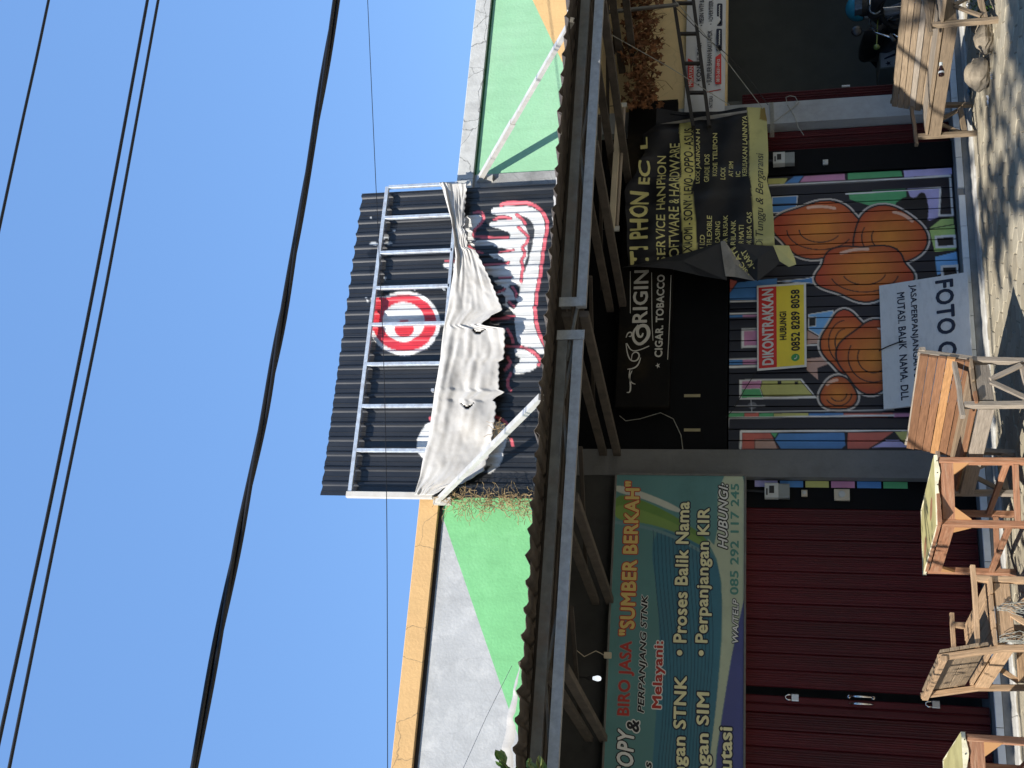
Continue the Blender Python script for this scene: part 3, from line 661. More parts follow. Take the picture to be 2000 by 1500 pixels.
for q in ([(780, 775), (940, 740)], [(600, 912), (850, 897), (885, 882)], [(440, 700), (480, 740), (590, 780)], [(780, 1055), (910, 1050)], [(750, 1225), (840, 1185)], [(925, 1155), (975, 1220), (970, 1265)], [(890, 1325), (950, 1385)], [(175, 865), (260, 868)]): st(za_, q, .024, it=1)
for q in ([(600, 88), (680, 82), (765, 66)], [(715, 160), (750, 220), (758, 258)], [(700, 286), (830, 292), (925, 340), (965, 400), (948, 425)], [(722, 372), (745, 420), (700, 460)], [(740, 490), (712, 570), (740, 612)], [(625, 800), (690, 830), (738, 885)], [(748, 975), (755, 1012)], [(150, 815), (230, 780)]): st(zb_, q, .030, it=1)
# ringed eye
ec = W(*ze_(690, 1140), YS)
def ell(cx, cy, rx, ry, n=48): return [(cx+rx*math.cos(2*math.pi*k/n), cy+ry*math.sin(2*math.pi*k/n)) for k in range(n)]
sp(ze_, ell(690, 1142, 282, 255), SW, 0); sp(ze_, [(430, 930), (840, 925), (930, 1010), (700, 1130), (430, 1180)], SW, 0)
sp(ze_, ell(690, 1140, 252, 225), SR, 0); sp(ze_, [(440, 942), (800, 935), (880, 985), (700, 1130), (436, 1200)], SR, 0)
sp(ze_, ell(682, 1130, 168, 158), SW, 0); sp(ze_, ell(688, 1185, 76, 70), SR, 0)
# flaked paint
for (x, y, a, b_) in ((445, 515, 38, 16), (565, 508, 42, 15), (540, 465, 45, 8), (607, 412, 14, 9), (535, 784, 13, 11), (388, 940, 9, 9), (425, 305, 7, 7), (797, 287, 7, 5), (398, 965, 7, 6), (770, 876, 6, 5)):
    sp(ze_, [(x+a*math.cos(t)*random.uniform(.6, 1.2), y+b_*math.sin(t)*random.uniform(.5, 1.3)) for t in (k*.5 for k in range(12))], (.62, .64, .64), 0)
for (x, y, a, b_) in ((440, 590, 50, 60), (430, 720, 24, 50)):
    sp(ze_, [(x+a*math.cos(t)*random.uniform(.5, 1.2), y+b_*math.sin(t)*random.uniform(.5, 1.2)) for t in (k*.5 for k in range(12))], (.006, .006, .007), 0)
sg = thing('corrugated_sign', 'black corrugated metal sign board with bold white script lettering and a red ring', 'sign', (4.2, YS, 3.5))
RP = [(0, 0), (.018, 0), (.036, 0), (.0385, -.006), (.041, 0), (.058, 0), (.075, 0), (.093, 0), (.103, -.009), (.110, -.018), (.121, -.019), (.132, -.018), (.139, -.009), (.149, 0)]
RPP = .150
xs0, xs1, zt_, zb2 = 2.545, 5.855, 5.935, 3.50
zz = np.linspace(zb2, zt_, 300)
npan = 4; rib_n = int((xs1-xs0)/RPP); per = [6, 5, 6, rib_n-17]
rix = 0
for pi_, cnt in enumerate(per):
    xs_l = []; ys_l = []
    for r in range(cnt):
        for a, b_ in RP: xs_l.append(xs0+(rix+r)*RPP+a); ys_l.append(YS+b_-.003*(pi_ % 2))
    xs_l.append(xs0+(rix+cnt)*RPP+.012); ys_l.append(YS-.004-.003*(pi_ % 2)); rix += cnt
    xs_a = np.array(xs_l); n = len(zz)
    px = np.repeat(xs_a, n); py = np.repeat(np.array(ys_l), n); pz = np.tile(zz, len(xs_a))
    cl = paint(px, pz, SB, SL)
    top = pz > zt_-.02
    mb = MB(); pzz = pz+np.where(top, .006*np.sin(px*40), 0); mb.v = list(zip(px.tolist(), py.tolist(), pzz.tolist()))
    for a in range(len(xs_a)-1):
        for b_ in range(n-1): mb.f.append((a*n+b_, (a+1)*n+b_, (a+1)*n+b_+1, a*n+b_+1))
    mb.uv = [[(0, 0)]*4]*len(mb.f); mb.mi = [0]*len(mb.f); mb.c = cl
    mb.build('metal_sheet', M_sheet, sg)
b = MB()
for z in (3.7, 4.3, 4.95, 5.5, 5.85): b.bar((xs0+.02, YS+.03, z), (xs1-.02, YS+.03, z), .03, .04)
for x in (2.6, 3.7, 4.7, 5.8): b.bar((x, YS+.055, 3.5), (x, YS+.055, 5.88), .04, .03)
b.build('rear_frame', M_galv_dull, sg)
fr = thing('sign_frame', 'bare galvanised tube frame left in front of the black corrugated sign', 'frame', (4.2, 9.6, 5.2))
YF = 9.625
tl, tr = W(683, 968, YF), W(757, 366, YF); rl_, rr_ = W(846, 962, YF), W(893, 372, YF)
b = MB(); b.bar(tl, tr, .035, .04); b.build('top_rail', M_frame, fr)
for yy in (366, 432, 505, 577, 650, 727, 806, 887):
    t = (yy-366)/(968-366); p = tr.lerp(tl, t); bz = rr_.lerp(rl_, t).z; b = MB(); b.bar((p.x, YF, bz), (p.x, YF, p.z-.018), .035, .035, up=(0, 1, 0)); b.build('upright', M_frame, fr)
bz = rl_.z; b = MB(); b.bar((tl.x+.01, YF, bz), (tl.x+.01, YF, tl.z+.03), .06, .05, up=(0, 1, 0)); b.build('upright', M_cloth, fr, label='left upright wrapped in white vinyl')
b = MB(); b.bar(rl_, rr_, .035, .035); b.build('bottom_rail', M_frame, fr)
for x in (tl.x+.02, 3.6, 4.7, tr.x-.03):
    b = MB(); b.bar((x, YF+.02, 4.9 if x > tl.x+.1 else 4.7), (x, YS-.005, 4.9 if x > tl.x+.1 else 4.7), .03, .03); b.build('stand_off', M_frame, fr)
# ------------------------------------------------------------------ torn white vinyl hanging off the frame
UP_ = [(362, 860), (372, 866), (430, 882), (470, 888), (505, 891), (560, 882), (600, 876), (650, 866), (700, 862), (760, 852), (800, 846), (850, 840), (887, 830), (930, 822), (968, 812)]
LO_ = [(358, 911), (372, 911), (410, 907), (440, 909), (446, 905), (460, 912), (487, 915), (490, 930), (540, 955), (600, 980), (606, 984), (618, 962), (636, 940), (640, 955), (642, 988), (700, 984), (706, 975), (760, 974), (765, 985), (782, 960), (786, 970), (830, 966), (880, 958), (920, 945), (945, 905), (955, 868), (968, 850)]
def ip(tab, y):
    return float(np.interp(y, [a for a, b in tab], [b for a, b in tab]))
def cloth_pt(u, v):
    y = 359+(968-359)*u; x = ip(UP_, y)*(1-v)+ip(LO_, y)*v
    p = W(x, y, YF-.03); s = p.x
    q = Vector((s*2.2, v*1.4, 3.1)); w1 = mnoise.noise(q); q2 = Vector((s*6+v*2.5, v*1.6-s*.8, 7.7)); w2 = mnoise.noise(q2)
    drape = abs(mnoise.noise(Vector((s*2.6+v*1.5, v*4.5-s*.8, 1.3))))
    fold = (.055*w1*(.15+v))+.02*mnoise.noise(Vector((s*1.6, v*11-s*1.2, 4)))*(1.2-v)+.030*drape+.008*w2+.0025*mnoise.noise(Vector((s*18, v*12, 2)))
    roll = .05*math.exp(-((v-.10)/.08)**2)+.03*math.exp(-((v-.24)/.06)**2)*(.5+.5*math.sin(s*2.1))
    rag = .006*math.sin(s*90)*(v > .97)
    return (p.x, p.y-.012-fold*.8-roll*.8*(.6+.4*math.sin(s*4)), p.z+rag)
b = MB(); b.grid(cloth_pt, 240, 44)
sl_ = []
for (u0, v0, du) in ((.46, .44, .0045), (.70, .42, .005)):   # slits torn across the folds
    sl_.append((u0, v0, du))
keep = []
for qi, q in enumerate(b.f):
    i = qi % 240; j = qi//240; u, v = (i+.5)/240, (j+.5)/44; cut = False
    for u0, v0, du in sl_:
        if v0 < v < v0+.26 and abs(u-u0-.02*math.sin((v-v0)*12)) < du*math.sin((v-v0)/.26*math.pi): cut = True
    if not cut: keep.append(qi)
b.f = [b.f[i] for i in keep]; b.uv = [b.uv[i] for i in keep]; b.mi = [b.mi[i] for i in keep]
o = b.build('torn_banner', M_cloth, None, smooth=True); tag(o, 'torn white vinyl banner sagging across the black corrugated sign', 'banner')
md = o.modifiers.new('thickness', 'SOLIDIFY'); md.thickness = .003
# ================================================================== SIGNS AND BANNERS
def quad(parent, name, pts, Y, m, lift=.001, label=None):
    mb = MB(); mb.prism(XZ(pts, Y), Y-lift, Y-lift+.0006); return mb.build(name, m, parent, label=label)
def ribbon(parent, pts, wd, mapfn, m, lift=.003, name='lettering', taper=False):
    pts = [Vector(p) for p in pts]; v = []; f = []
    for i, p in enumerate(pts):
        d = (pts[min(i+1, len(pts)-1)]-pts[max(0, i-1)]).normalized(); nn = Vector((-d.y, d.x))
        w_ = wd*(1 if not taper else .35+.65*math.sin(math.pi*i/(len(pts)-1)))/2
        for s_ in (-1, 1): q = p+nn*w_*s_; v.append(mapfn(q.x, q.y, lift))
    f = [(2*i, 2*i+1, 2*i+3, 2*i+2) for i in range(len(pts)-1)]
    mb = MB(); mb.add(v, f); return mb.build(name, m, parent)
# ---- teal printed board (service bureau)
z6 = lambda x, y: (1000+x/2.5, 900+y/2.5)
YG = 9.68
bd = thing('shop_sign_board', 'teal and blue printed sign board above the red folding door', 'sign', (1.5, YG, 2.0))
gx0, gx1, gz0, gz1 = -1.2, 2.782, 1.925, 3.075
GL = []
def gp(pts, c, it=2, closed=True): GL.append(('poly', smooth_line(XZ([z6(*p) for p in pts], YG), it, True), c))
def gl(pts, wd, c): GL.append(('line', smooth_line(XZ([z6(*p) for p in pts], YG), 2, False), wd, c))
gp([(660, 300), (900, 400), (1000, 460), (1030, 700), (1010, 1000), (980, 1500), (960, 2400), (620, 2400), (700, 1300), (730, 800)], (.042, .17, .24))
gp([(1005, 60), (1160, 60), (1160, 600), (1085, 880), (1035, 1180), (985, 1500), (960, 2400), (930, 2400), (960, 1500), (1005, 1130), (1030, 800), (1020, 520), (940, 360), (1003, 430)], (.46, .52, .37), 1)
gp([(1160, 560), (1085, 880), (1035, 1180), (990, 1500), (970, 2400), (1170, 2400)], (.065, .075, .25), 1)
gp([(500, 155), (640, 190), (800, 270), (965, 385), (940, 425), (800, 345), (640, 300), (500, 290)], (.13, .25, .05))
gp([(500, 205), (640, 240), (800, 305), (950, 400), (940, 425), (800, 345), (640, 300), (500, 290)], (.19, .31, .07))
gp([(500, 112), (640, 150), (830, 232), (820, 262), (640, 182), (500, 152)], (.52, .55, .47))
gl([(500, 300), (650, 322), (800, 372), (920, 440)], .03, (.14, .26, .28))
for k_ in range(15):
    o_ = k_*19; gl([(690+o_, 340+o_*.4), (700+o_, 600), (735+o_*.95, 900), (745+o_*.8, 1200), (700+o_*.9, 1600), (700+o_, 2300)], .006, (.015, .06, .10))
nx_, nz_ = 560, 170
gx, gz_ = np.meshgrid(np.linspace(gx0, gx1, nx_+1), np.linspace(gz0, gz1, nz_+1)); px, pz = gx.ravel(), gz_.ravel()
mb = MB(); mb.v = list(zip(px.tolist(), [YG]*len(px), pz.tolist()))
mb.f = [(j*(nx_+1)+i, j*(nx_+1)+i+1, (j+1)*(nx_+1)+i+1, (j+1)*(nx_+1)+i) for j in range(nz_) for i in range(nx_)]
mb.uv = [[(0, 0)]*4]*len(mb.f); mb.mi = [0]*len(mb.f)
mb.c = paint(px, pz, (.095, .235, .235), GL)
M_print = mat('printed_vinyl', (1, 1, 1), .42, 0, var=.14, scale=4, attr='paint', dirt=(.05, .055, .05), dscale=2, damt=.3)
face = mb.build('printed_face', M_print, bd)
b = MB(); b.box(gx0+.01, gx1-.01, YG+.003, YG+.10, gz0+.01, gz1-.01); b.build('box', M_plastic_grey, bd)
for p, q in (((gx0, gz0), (gx1, gz0)), ((gx0, gz1), (gx1, gz1)), ((gx1, gz0), (gx1, gz1)), ((gx0, gz0), (gx0, gz1))):
    b = MB(); b.bar((p[0], YG-.002, p[1]), (q[0], YG-.002, q[1]), .018, .018, up=(0, 1, 0)); b.build('edge_trim', M_galv_dull, bd)
C_gold = flat('print_gold', (.62, .47, .15)); C_dred = flat('print_dark_red', (.40, .035, .025)); C_crm = flat('print_cream', (.74, .71, .42)); C_nav = flat('print_navy', (.010, .014, .035))
C_blk = flat('print_black', (.008, .008, .010)); C_wht = flat('print_white', (.70, .71, .68)); C_teal = flat('print_teal', (.08, .25, .21)); C_yel = flat('print_yellow', (.84, .66, .05)); C_red = flat('print_red', (.62, .03, .025))
def gt(s, ys, ye, xt, xb, m, **k):
    a = z6(xt, ys); b_ = z6(xb, ye); letters(face, s, tbox(a[0], b_[0], a[1], b_[1], YG), flatmap(YG), m, **k)
gt('"SUMBER BERKAH"', 855, 100, 537, 612, C_gold, bold=.035, outline=C_dred, obold=.075)
gt('BIRO JASA', 1245, 880, 520, 597, C_dred, bold=.03, outline=flat('print_pale_blue', (.20, .26, .25)), obold=.055)
gt('PERPANJANG STNK', 1232, 655, 622, 664, C_blk, bold=.03, shear=.2, outline=C_wht, obold=.07)
gt('Melayani:', 1210, 880, 688, 748, C_dred, bold=.035, outline=C_wht, obold=.085)
gt('\u2022 Proses Balik Nama', 952, 200, 795, 860, C_crm, bold=.03, outline=C_nav, obold=.085)
gt('\u2022 Perpanjangan KIR', 954, 230, 900, 978, C_crm, bold=.03, outline=C_nav, obold=.085)
gt('Perpanjangan STNK', 1930, 1050, 782, 864, C_crm, bold=.03, outline=C_nav, obold=.085)
gt('Perpanjangan SIM', 1960, 1130, 895, 977, C_crm, bold=.03, outline=C_nav, obold=.085)
gt('Mutasi', 1600, 1300, 1010, 1075, C_crm, bold=.03, outline=C_nav, obold=.085)
gt('FOTO COPY', 1850, 1308, 505, 590, C_wht, bold=.03, shear=.2, outline=C_blk, obold=.07)
gt('&', 1325, 1265, 560, 622, C_blk, bold=.03, shear=.2, outline=C_wht, obold=.08)
gt('s', 1502, 1470, 655, 683, C_blk, bold=.03, shear=.2, outline=C_wht, obold=.09)
gt('HUBUNGI:', 430, 110, 1007, 1054, C_wht, bold=.02, shear=.3, outline=C_blk, obold=.08)
gt('085 292 117 245', 655, 112, 1066, 1108, C_teal, bold=.025)
gt('WA/TELP', 890, 675, 1076, 1106, C_wht, bold=.02, shear=.2, outline=C_nav, obold=.08)
# ---- cigar shop fascia
z8 = lambda x, y: (1180+x/3.75, 500+y/3.75)
YO = 9.66
og = thing('fascia_sign', 'black fascia sign with ornate white letters ORIGIN, partly behind the drooping banner', 'sign', (4.2, YO, 2.6))
q0, q1, q2, q3 = W(1196, 795, YO), W(1303, 795, YO), W(1234, 200, YO), W(1327, 200, YO)
ozt = (q0.z+q2.z)/2; ozb = (q1.z+q3.z)/2
M_fascia = mat('fascia_print', (.006, .0055, .005), .55, 0, var=.5, scale=3, dirt=(.045, .032, .014), dscale=1.3, damt=.6, spec=.12)
b = MB(); b.box(q0.x, q2.x, YO, YO+.08, ozb, ozt); ofc = b.build('panel', M_fascia, og)
C_pr = flat('print_ivory', (.55, .54, .48))
fm = flatmap(YO)
def ot(s, ys, ye, xt, xb, m, **k):
    a = z8(xt, ys); b_ = z8(xb, ye); letters(ofc, s, tbox(a[0], b_[0], a[1], b_[1], YO), fm, m, **k)
ot('RIGIN', 490, 105, 212, 322, C_pr, bold=.02)
ot('CIGAR. TOBACCO', 742, 138, 378, 436, C_pr, bold=.03)
ot('\u2605', 825, 782, 375, 408, C_pr, bold=0)
def orb(pts, wd, taper=False): ribbon(ofc, smooth_line(XZ([z8(*p) for p in pts], YO), 2), wd, fm, C_pr, taper=taper)
orb([(250, 505), (210, 560), (215, 620), (260, 655), (315, 610), (330, 560), (310, 510), (262, 510), (240, 545), (250, 590), (275, 595), (285, 565)], .035, True)
orb([(160, 640), (170, 720), (195, 770), (240, 770), (262, 730), (240, 700), (205, 715), (200, 760)], .014, True)
orb([(165, 640), (200, 700), (262, 690), (330, 660)], .010); orb([(170, 830), (215, 825), (250, 800), (268, 745)], .014, True)
orb([(230, 940), (200, 930), (180, 890), (190, 830)], .012, True); orb([(165, 1000), (190, 1000), (195, 950), (185, 880), (205, 840)], .014, True)
orb([(160, 600), (175, 560), (205, 560), (200, 590), (180, 590)], .014, True)
for pts in ([(192, 112), (192, 420)], [(348, 122), (350, 500), (358, 620)], [(490, 140), (478, 520), (465, 760)]): orb(pts, .006)
# ---- drooping phone-repair banner
z7 = lambda x, y: (1200+x/4.167, 200+y/4.167)
YP = 9.50
def pfold(X, Z):
    a = (X-4.95); return .05*math.sin(a*3.3+.6)+.02*math.sin(a*21+Z*2)*max(0, Z-1.6)+.07*math.exp(-((a+.02)/.06)**2)+.018*math.sin(a*9+Z*4)+.012*math.sin(Z*16+a*5)+.03*math.exp(-((Z-2.75)/.12)**2)*math.sin(a*11)
def pmap_img(x, y, l):
    p = W(x, y, YP); return (p.x, YP-pfold(p.x, p.z)-l, p.z)
def pmap(s, t, l): x, y = z7(-t, -s); return pmap_img(x, y, l)
Tt = [(40, 345), (150, 330), (240, 225), (380, 240), (480, 210), (560, 180), (650, 120), (740, 85), (850, 90), (980, 105), (1335, 112)]
Bt = [(40, 1222), (120, 1240), (400, 1252), (580, 1252), (640, 1240), (800, 1282), (1000, 1298), (1220, 1306), (1335, 1300)]
def pgrid(u, v):
    y = 1330-(1330-42)*u; x = ip(Tt, y)*(1-v)+ip(Bt, y)*v
    y2 = y+ (14*math.sin(v*5) if u > .98 else 0)
    return pmap_img(*z7(x, y2+(20*v if u < .02 else 0)), 0)
BNL = []
def pp(pts, c): BNL.append(('poly', XZ([z7(*p) for p in pts], YP), c))
YEL = (.62, .58, .20)
pp([(572, 1300), (552, 1000), (535, 700), (522, 640), (545, 600), (525, 130), (632, 130), (655, 600), (628, 690), (640, 760), (665, 1000), (682, 1290)], YEL)
pp([(1152, 1330), (1135, 1000), (1112, 660), (1098, 600), (1098, 500), (1095, 200), (1078, 20), (1420, 20), (1420, 1330)], (.58, .55, .22))
pp([(1190, 30), (1240, 30), (1250, 140), (1180, 120)], (.30, .21, .05))
nu, nv = 170, 120
mb = MB(); mb.grid(pgrid, nu, nv)
px = np.array([a[0] for a in mb.v]); pz = np.array([a[2] for a in mb.v])
mb.c = paint(px, pz, (.009, .0095, .013), BNL)
M_ban = mat('old_printed_banner', (1, 1, 1), .5, 0, var=.25, scale=5, attr='paint', dirt=(.03, .028, .02), dscale=2.5, damt=.45, spec=.3)
ban = thing('drooping_banner', 'black and yellow phone repair banner drooping over the black fascia sign', 'banner', (5.0, YP, 1.7))
bf = mb.build('sheet', M_ban, ban, smooth=True)
Pg = flat('banner_gold', (.64, .60, .24)); Pd = flat('banner_black', (.010, .010, .012))
def pt(s, ys, ye, xt, xb, m=Pg, **k): letters(bf, s, (-ys, -ye, -xb, -xt), pmap, m, **k)
pt('TI PHON', 1322, 735, 128, 282, bold=.03); pt('EC', 680, 480, 196, 290, bold=.03); pt('L', 350, 270, 205, 265, bold=.03)
pt('SERVICE HANPHON', 1295, 420, 345, 418, bold=.01); pt('SOFTWARE & HARDWARE', 1312, 310, 446, 530, bold=.01)
pt('XIAOMI - SONY - LEVO - OPPO - ASUS', 1245, 200, 565, 640, Pd, bold=.02)
for s, ys, ye, xt, xb in (('TI LCD', 1255, 1095, 698, 738), ('TI FLEXIBLE', 1228, 935, 755, 795), ('I CASING', 1205, 975, 822, 862), ('RA RUSAK', 1200, 925, 886, 924), ('AR BLANK', 1250, 980, 950, 990), ('AR MATI', 1238, 1025, 1015, 1055), ('DK BISA CAS', 1225, 908, 1078, 1118),
                          ('LOCK JARINGAN H', 665, 212, 662, 704), ('GRADE IOS', 662, 405, 730, 772), ('KODE TELEPON', 612, 232, 798, 836), ('LOCK', 640, 515, 864, 904), ('AT SIM', 612, 460, 930, 966), ('IC', 612, 560, 988, 1026), ('KERUSAKAN LAINNYA', 612, 102, 1040, 1080)):
    pt(s, ys, ye, xt, xb, bold=.015)
pt('Di Tunggu & Bergaransi', 1228, 392, 1150, 1232, Pd, shear=.3, bold=.0)
# torn flap and the dark wedge on the left edge
def pflat(name, pts, m, dy, parent=ban):
    mb = MB(); n = len(pts); c_ = np.mean(pts, 0)
    v = [pmap_img(*z7(*c_), dy+.03)]+[pmap_img(*z7(*p), dy) for p in pts]
    mb.add(v, [(0, i+1, (i+1) % n+1) for i in range(n)]); return mb.build(name, m, parent)
M_back = mat('banner_underside', (.30, .29, .27), .7, 0, var=.2, scale=9, dirt=(.12, .12, .11), dscale=5, damt=.6)
M_bdark = mat('banner_dark', (.016, .017, .020), .55, 0, var=.4, scale=5)
pflat('folded_edge', [(60, 1352), (300, 1300), (600, 1255), (880, 1195), (920, 1300), (915, 1446), (700, 1410), (460, 1372), (200, 1356)], M_bdark, .03)
pflat('torn_flap', [(960, 1260), (1000, 1205), (1180, 1212), (1310, 1215), (1345, 1300), (1320, 1340), (1165, 1462), (1060, 1370)], M_bdark, .045)
pflat('torn_flap', [(872, 1200), (905, 1195), (970, 1265), (1070, 1375), (1150, 1465), (1100, 1450), (985, 1425), (905, 1425), (885, 1300)], M_back, .06)
pflat('torn_flap', [(1292, 1212), (1420, 1205), (1468, 1280), (1480, 1330), (1420, 1345), (1345, 1305)], flat('flap_yellow', (.62, .58, .24)), .05)
rot = R_(33)
def rmap(s, t, l):
    x = 1075-t*math.cos(rot)+s*-math.sin(rot); y = 1440-s*math.cos(rot)+t*math.sin(rot); return pmap_img(*z7(x, y), .085+l)
fl2 = ban.children[-2]
letters(fl2, '- SIC ATI', (0, 215, -40, 0), rmap, Pg, bold=.015); letters(fl2, '- KART', (20, 170, -105, -60), rmap, Pg, bold=.015)
# white cloth strip at the right edge
pflat('hem', [(360, 148), (520, 118), (800, 98), (1080, 60), (1080, 78), (800, 116), (520, 136)], M_back, .012)
for a, b_ in (((1425, 205), (1180, 60)), ((1490, 212), (1300, -20))):
    c = MB(); pa = W(a[0], a[1], YP-.05); pb = W(b_[0], b_[1], 8.9); c.tube([pa, pa.lerp(pb, .5)+Vector((0, 0, -.03)), pb], .004, 5); c.build('guy_string', M_rag, ban)
# ---- rental notice on the mural door
zt3 = zc
YN = YD-.045
rn = thing('rental_notice', 'red and yellow rental notice hung on the mural door', 'notice', (4.4, YN, 1.3))
A_, B_, C_, D_ = [W(*zc(*p), YN) for p in ((217, 495), (484, 480), (488, 937), (219, 957))]   # TR, BR, BL, TL
def nmap(s, t, l):
    p = D_.lerp(A_, s).lerp(C_.lerp(B_, s), t); return (p.x, YN-.012*math.sin(s*7)*t-.01*t-l, p.z)
def npanel(name, s0, s1, t0, t1, m, l):
    b = MB(); b.grid(lambda u, v: nmap(s0+(s1-s0)*u, t1+(t0-t1)*v, l), 24, 6); return b.build(name, m, rn)
sheet = npanel('sheet', 0, 1, 0, 1, C_wht, 0)
npanel('red_panel', .025, .975, .035, .40, C_red, .0015); npanel('yellow_panel', .025, .975, .40, .955, C_yel, .0015)
nm = lambda s, t, l: nmap(s, -t, l+.002)
C_w2 = flat('print_bright_white', (.66, .66, .64))
letters(sheet, 'DIKONTRAKKAN', (.055, .95, -.34, -.10), nm, C_w2, bold=.035); letters(sheet, 'HUBUNGI', (.33, .67, -.60, -.46), nm, C_blk, bold=.03)
letters(sheet, '0852 8289 8058', (.19, .92, -.87, -.69), nm, C_blk, bold=.03)
ic = [(.115+.042*math.cos(t), -.775+.085*math.sin(t)) for t in (2*math.pi*k/20 for k in range(20))]
b = MB(); b.add([nm(a, c, .002) for a, c in ic], [tuple(range(20))]); b.build('phone_icon', flat('icon_green', (.05, .30, .08)), sheet)
ribbon(sheet, [(.10, -.75), (.103, -.785), (.118, -.805), (.135, -.80)], .012, nm, C_w2, .004, 'phone_icon')
# ---- upside-down photocopy sign leaning on the door
fs = thing('leaning_sign', 'pale grey photocopy sign board standing upside down against the mural door', 'sign', (4.2, 9.7, 0))
tr_, br_, tl_ = W(1717, 558, 9.83), W(1890, 531, 9.64), W(1726, 799, 9.83); bl_ = tl_+(br_-tr_)*.98
M_fs = mat('sun_bleached_board', (.70, .715, .71), .5, 0, var=.12, scale=5, dirt=(.43, .44, .44), dscale=5, damt=.75, stretch=(1, 1, 2.5))
b = MB(); nrm = (tr_-tl_).cross(bl_-tl_).normalized()
if nrm.y > 0: nrm = -nrm
v = [tl_, tr_, br_, bl_]; b.add([p for p in v]+[p-nrm*.02 for p in v], [(0, 1, 2, 3)[::-1], (4, 5, 6, 7), (0, 1, 5, 4), (1, 2, 6, 5), (2, 3, 7, 6), (3, 0, 4, 7)])
fb = b.build('board', M_fs, fs)
def fmap(s, t, l):
    p = tr_.lerp(tl_, s).lerp(br_.lerp(bl_, s), t)+nrm*l; return tuple(p)
letters(fb, 'FOTO COPY', (.035, .97, .635, .84), fmap, C_nav, bold=.03)
letters(fb, 'JASA.PERPANJANGAN STNK', (.035, .93, .335, .425), fmap, C_nav, bold=.02)
letters(fb, 'MUTASI. BALIK  NAMA. DLL', (.085, .95, .20, .29), fmap, C_nav, bold=.02)
b = MB(); ln_ = [fmap(.48, .25, .006), fmap(.5, .15, .012), fmap(.52, .06, .02), fmap(.535, -.03, .0)]; b.tube(ln_, .006, 6); b.build('hanging_wire', M_cable, fs)
# ---- white company banner above the open shop
zr = lambda x, y: (1180+x/6.667, y/6.667)
YV = 9.755
wb = thing('company_banner', 'white company banner strung above the open shop behind the ladder', 'banner', (7.6, YV, 2.0))
bt0, bt1 = W(*zr(1045, 1400), YV), W(*zr(1060, 0), YV); bb0, bb1 = W(*zr(1570, 1400), YV), W(*zr(1590, 0), YV)
b = MB()
def wbm(u, v):
    x = bt0.x-.12+(9.6-bt0.x)*u; return (x, YV-.008*math.sin(x*14+v*2)-.012*math.sin(x*5)-.01*math.sin(v*4), bb0.z+(bt0.z-bb0.z)*v)
b.grid(wbm, 90, 10); wf = b.build('sheet', mat('white_banner_vinyl', (.60, .62, .64), .5, 0, var=.1, scale=4, dirt=(.22, .23, .24), dscale=2, damt=.4), wb, smooth=True)
wm = lambda a, c, l: (a, YV-.022-l, c)
def wt(s, ys, ye, xt, xb, m, **k):
    a = zr(xt, ys); c = zr(xb, ye); letters(wf, s, tbox(a[0], c[0], a[1], c[1], YV-.02), wm, m, **k)
def wp(pts, m): b = MB(); b.prism(XZ([zr(*p) for p in pts], YV-.02), YV-.0225, YV-.0215); return b.build('printed_panel', m, wf)
wp([(1090, 1135), (1090, 760), (1165, 800), (1165, 1135)], C_red); wp([(1447, 1095), (1450, 745), (1525, 690), (1525, 1095)], C_red)
wp([(1462, 660), (1462, 385), (1475, 375), (1522, 375), (1535, 385), (1535, 650), (1522, 664), (1475, 664)], C_nav); wp([(1468, 332), (1470, 60), (1482, 46), (1530, 46), (1542, 60), (1540, 328), (1528, 338), (1480, 338)], C_nav)
wt('MELAYANI', 1125, 850, 1102, 1152, C_wht, bold=.02); wt('\u2022 KONSULTASI', 1120, 565, 1205, 1265, C_nav, bold=.02); wt('\u2022 SUPPLIER BAHAN BAKU AMDK', 1108, 400, 1340, 1405, C_nav, bold=.02)
wt('\u2022 MESIN WTP &', 342, 5, 1238, 1300, C_nav, bold=.02); wt('\u2022 ADVERTISER', 325, 10, 1362, 1420, C_nav, bold=.02); wt('0813-3631-0912', 1075, 775, 1465, 1505, C_wht, bold=.02); wt('NTERI', 1402, 1260, 1368, 1415, C_nav, bold=.02)
for y0, y1 in ((590, 400), (260, 70)): wt('~~~~~~', y0, y1, 1492, 1510, C_wht, bold=.02)
for y in (628, 292): wp([(1500+26*math.cos(t), y+26*math.sin(t)) for t in (k*.5 for k in range(12))], C_wht)
wp([(1340, 1195), (1520, 1160), (1520, 1172), (1340, 1207)], C_dred)
# ================================================================== FIXTURES
def meter(x, y, w_, h_, label, Y):
    c = W(x, y, Y); t = thing('electricity_meter', label, 'meter', (c.x, Y, c.z-h_/2), 'electricity meters on the black jambs')
    b = MB(); b.bar((c.x, Y-.045, c.z-h_*.05), (c.x, Y-.045, c.z+h_/2), w_, .09, up=(0, 1, 0), bev=.01); b.build('body', M_plastic, t)
    b = MB(); b.bar((c.x, Y-.04, c.z-h_/2), (c.x, Y-.04, c.z-h_*.055), w_*.95, .08, up=(0, 1, 0), bev=.01); b.build('terminal_cover', M_plastic_grey, t)
    b = MB(); b.box(c.x-w_*.22, c.x+w_*.28, Y-.0925, Y-.0905, c.z+h_*.12, c.z+h_*.32); b.build('display', M_rubber, t)
    b = MB(); b.box(c.x-w_*.35, c.x+w_*.1, Y-.0925, Y-.0905, c.z+h_*.38, c.z+h_*.44); b.build('label_plate', C_blk, t)
    b = MB(); b.tube([(c.x, Y-.03, c.z+h_/2), (c.x+.01, Y-.02, c.z+h_/2+.15), (c.x, Y-.02, c.z+h_/2+.5)], .012, 6); b.build('conduit', M_cable, t)
    return t
meter(1518, 962, .135, .215, 'electricity meter on the black jamb beside the red folding door', YD-.012)
meter(1531, 316, .13, .205, 'electricity meter on the black jamb beside the pale pillar', YD-.032)
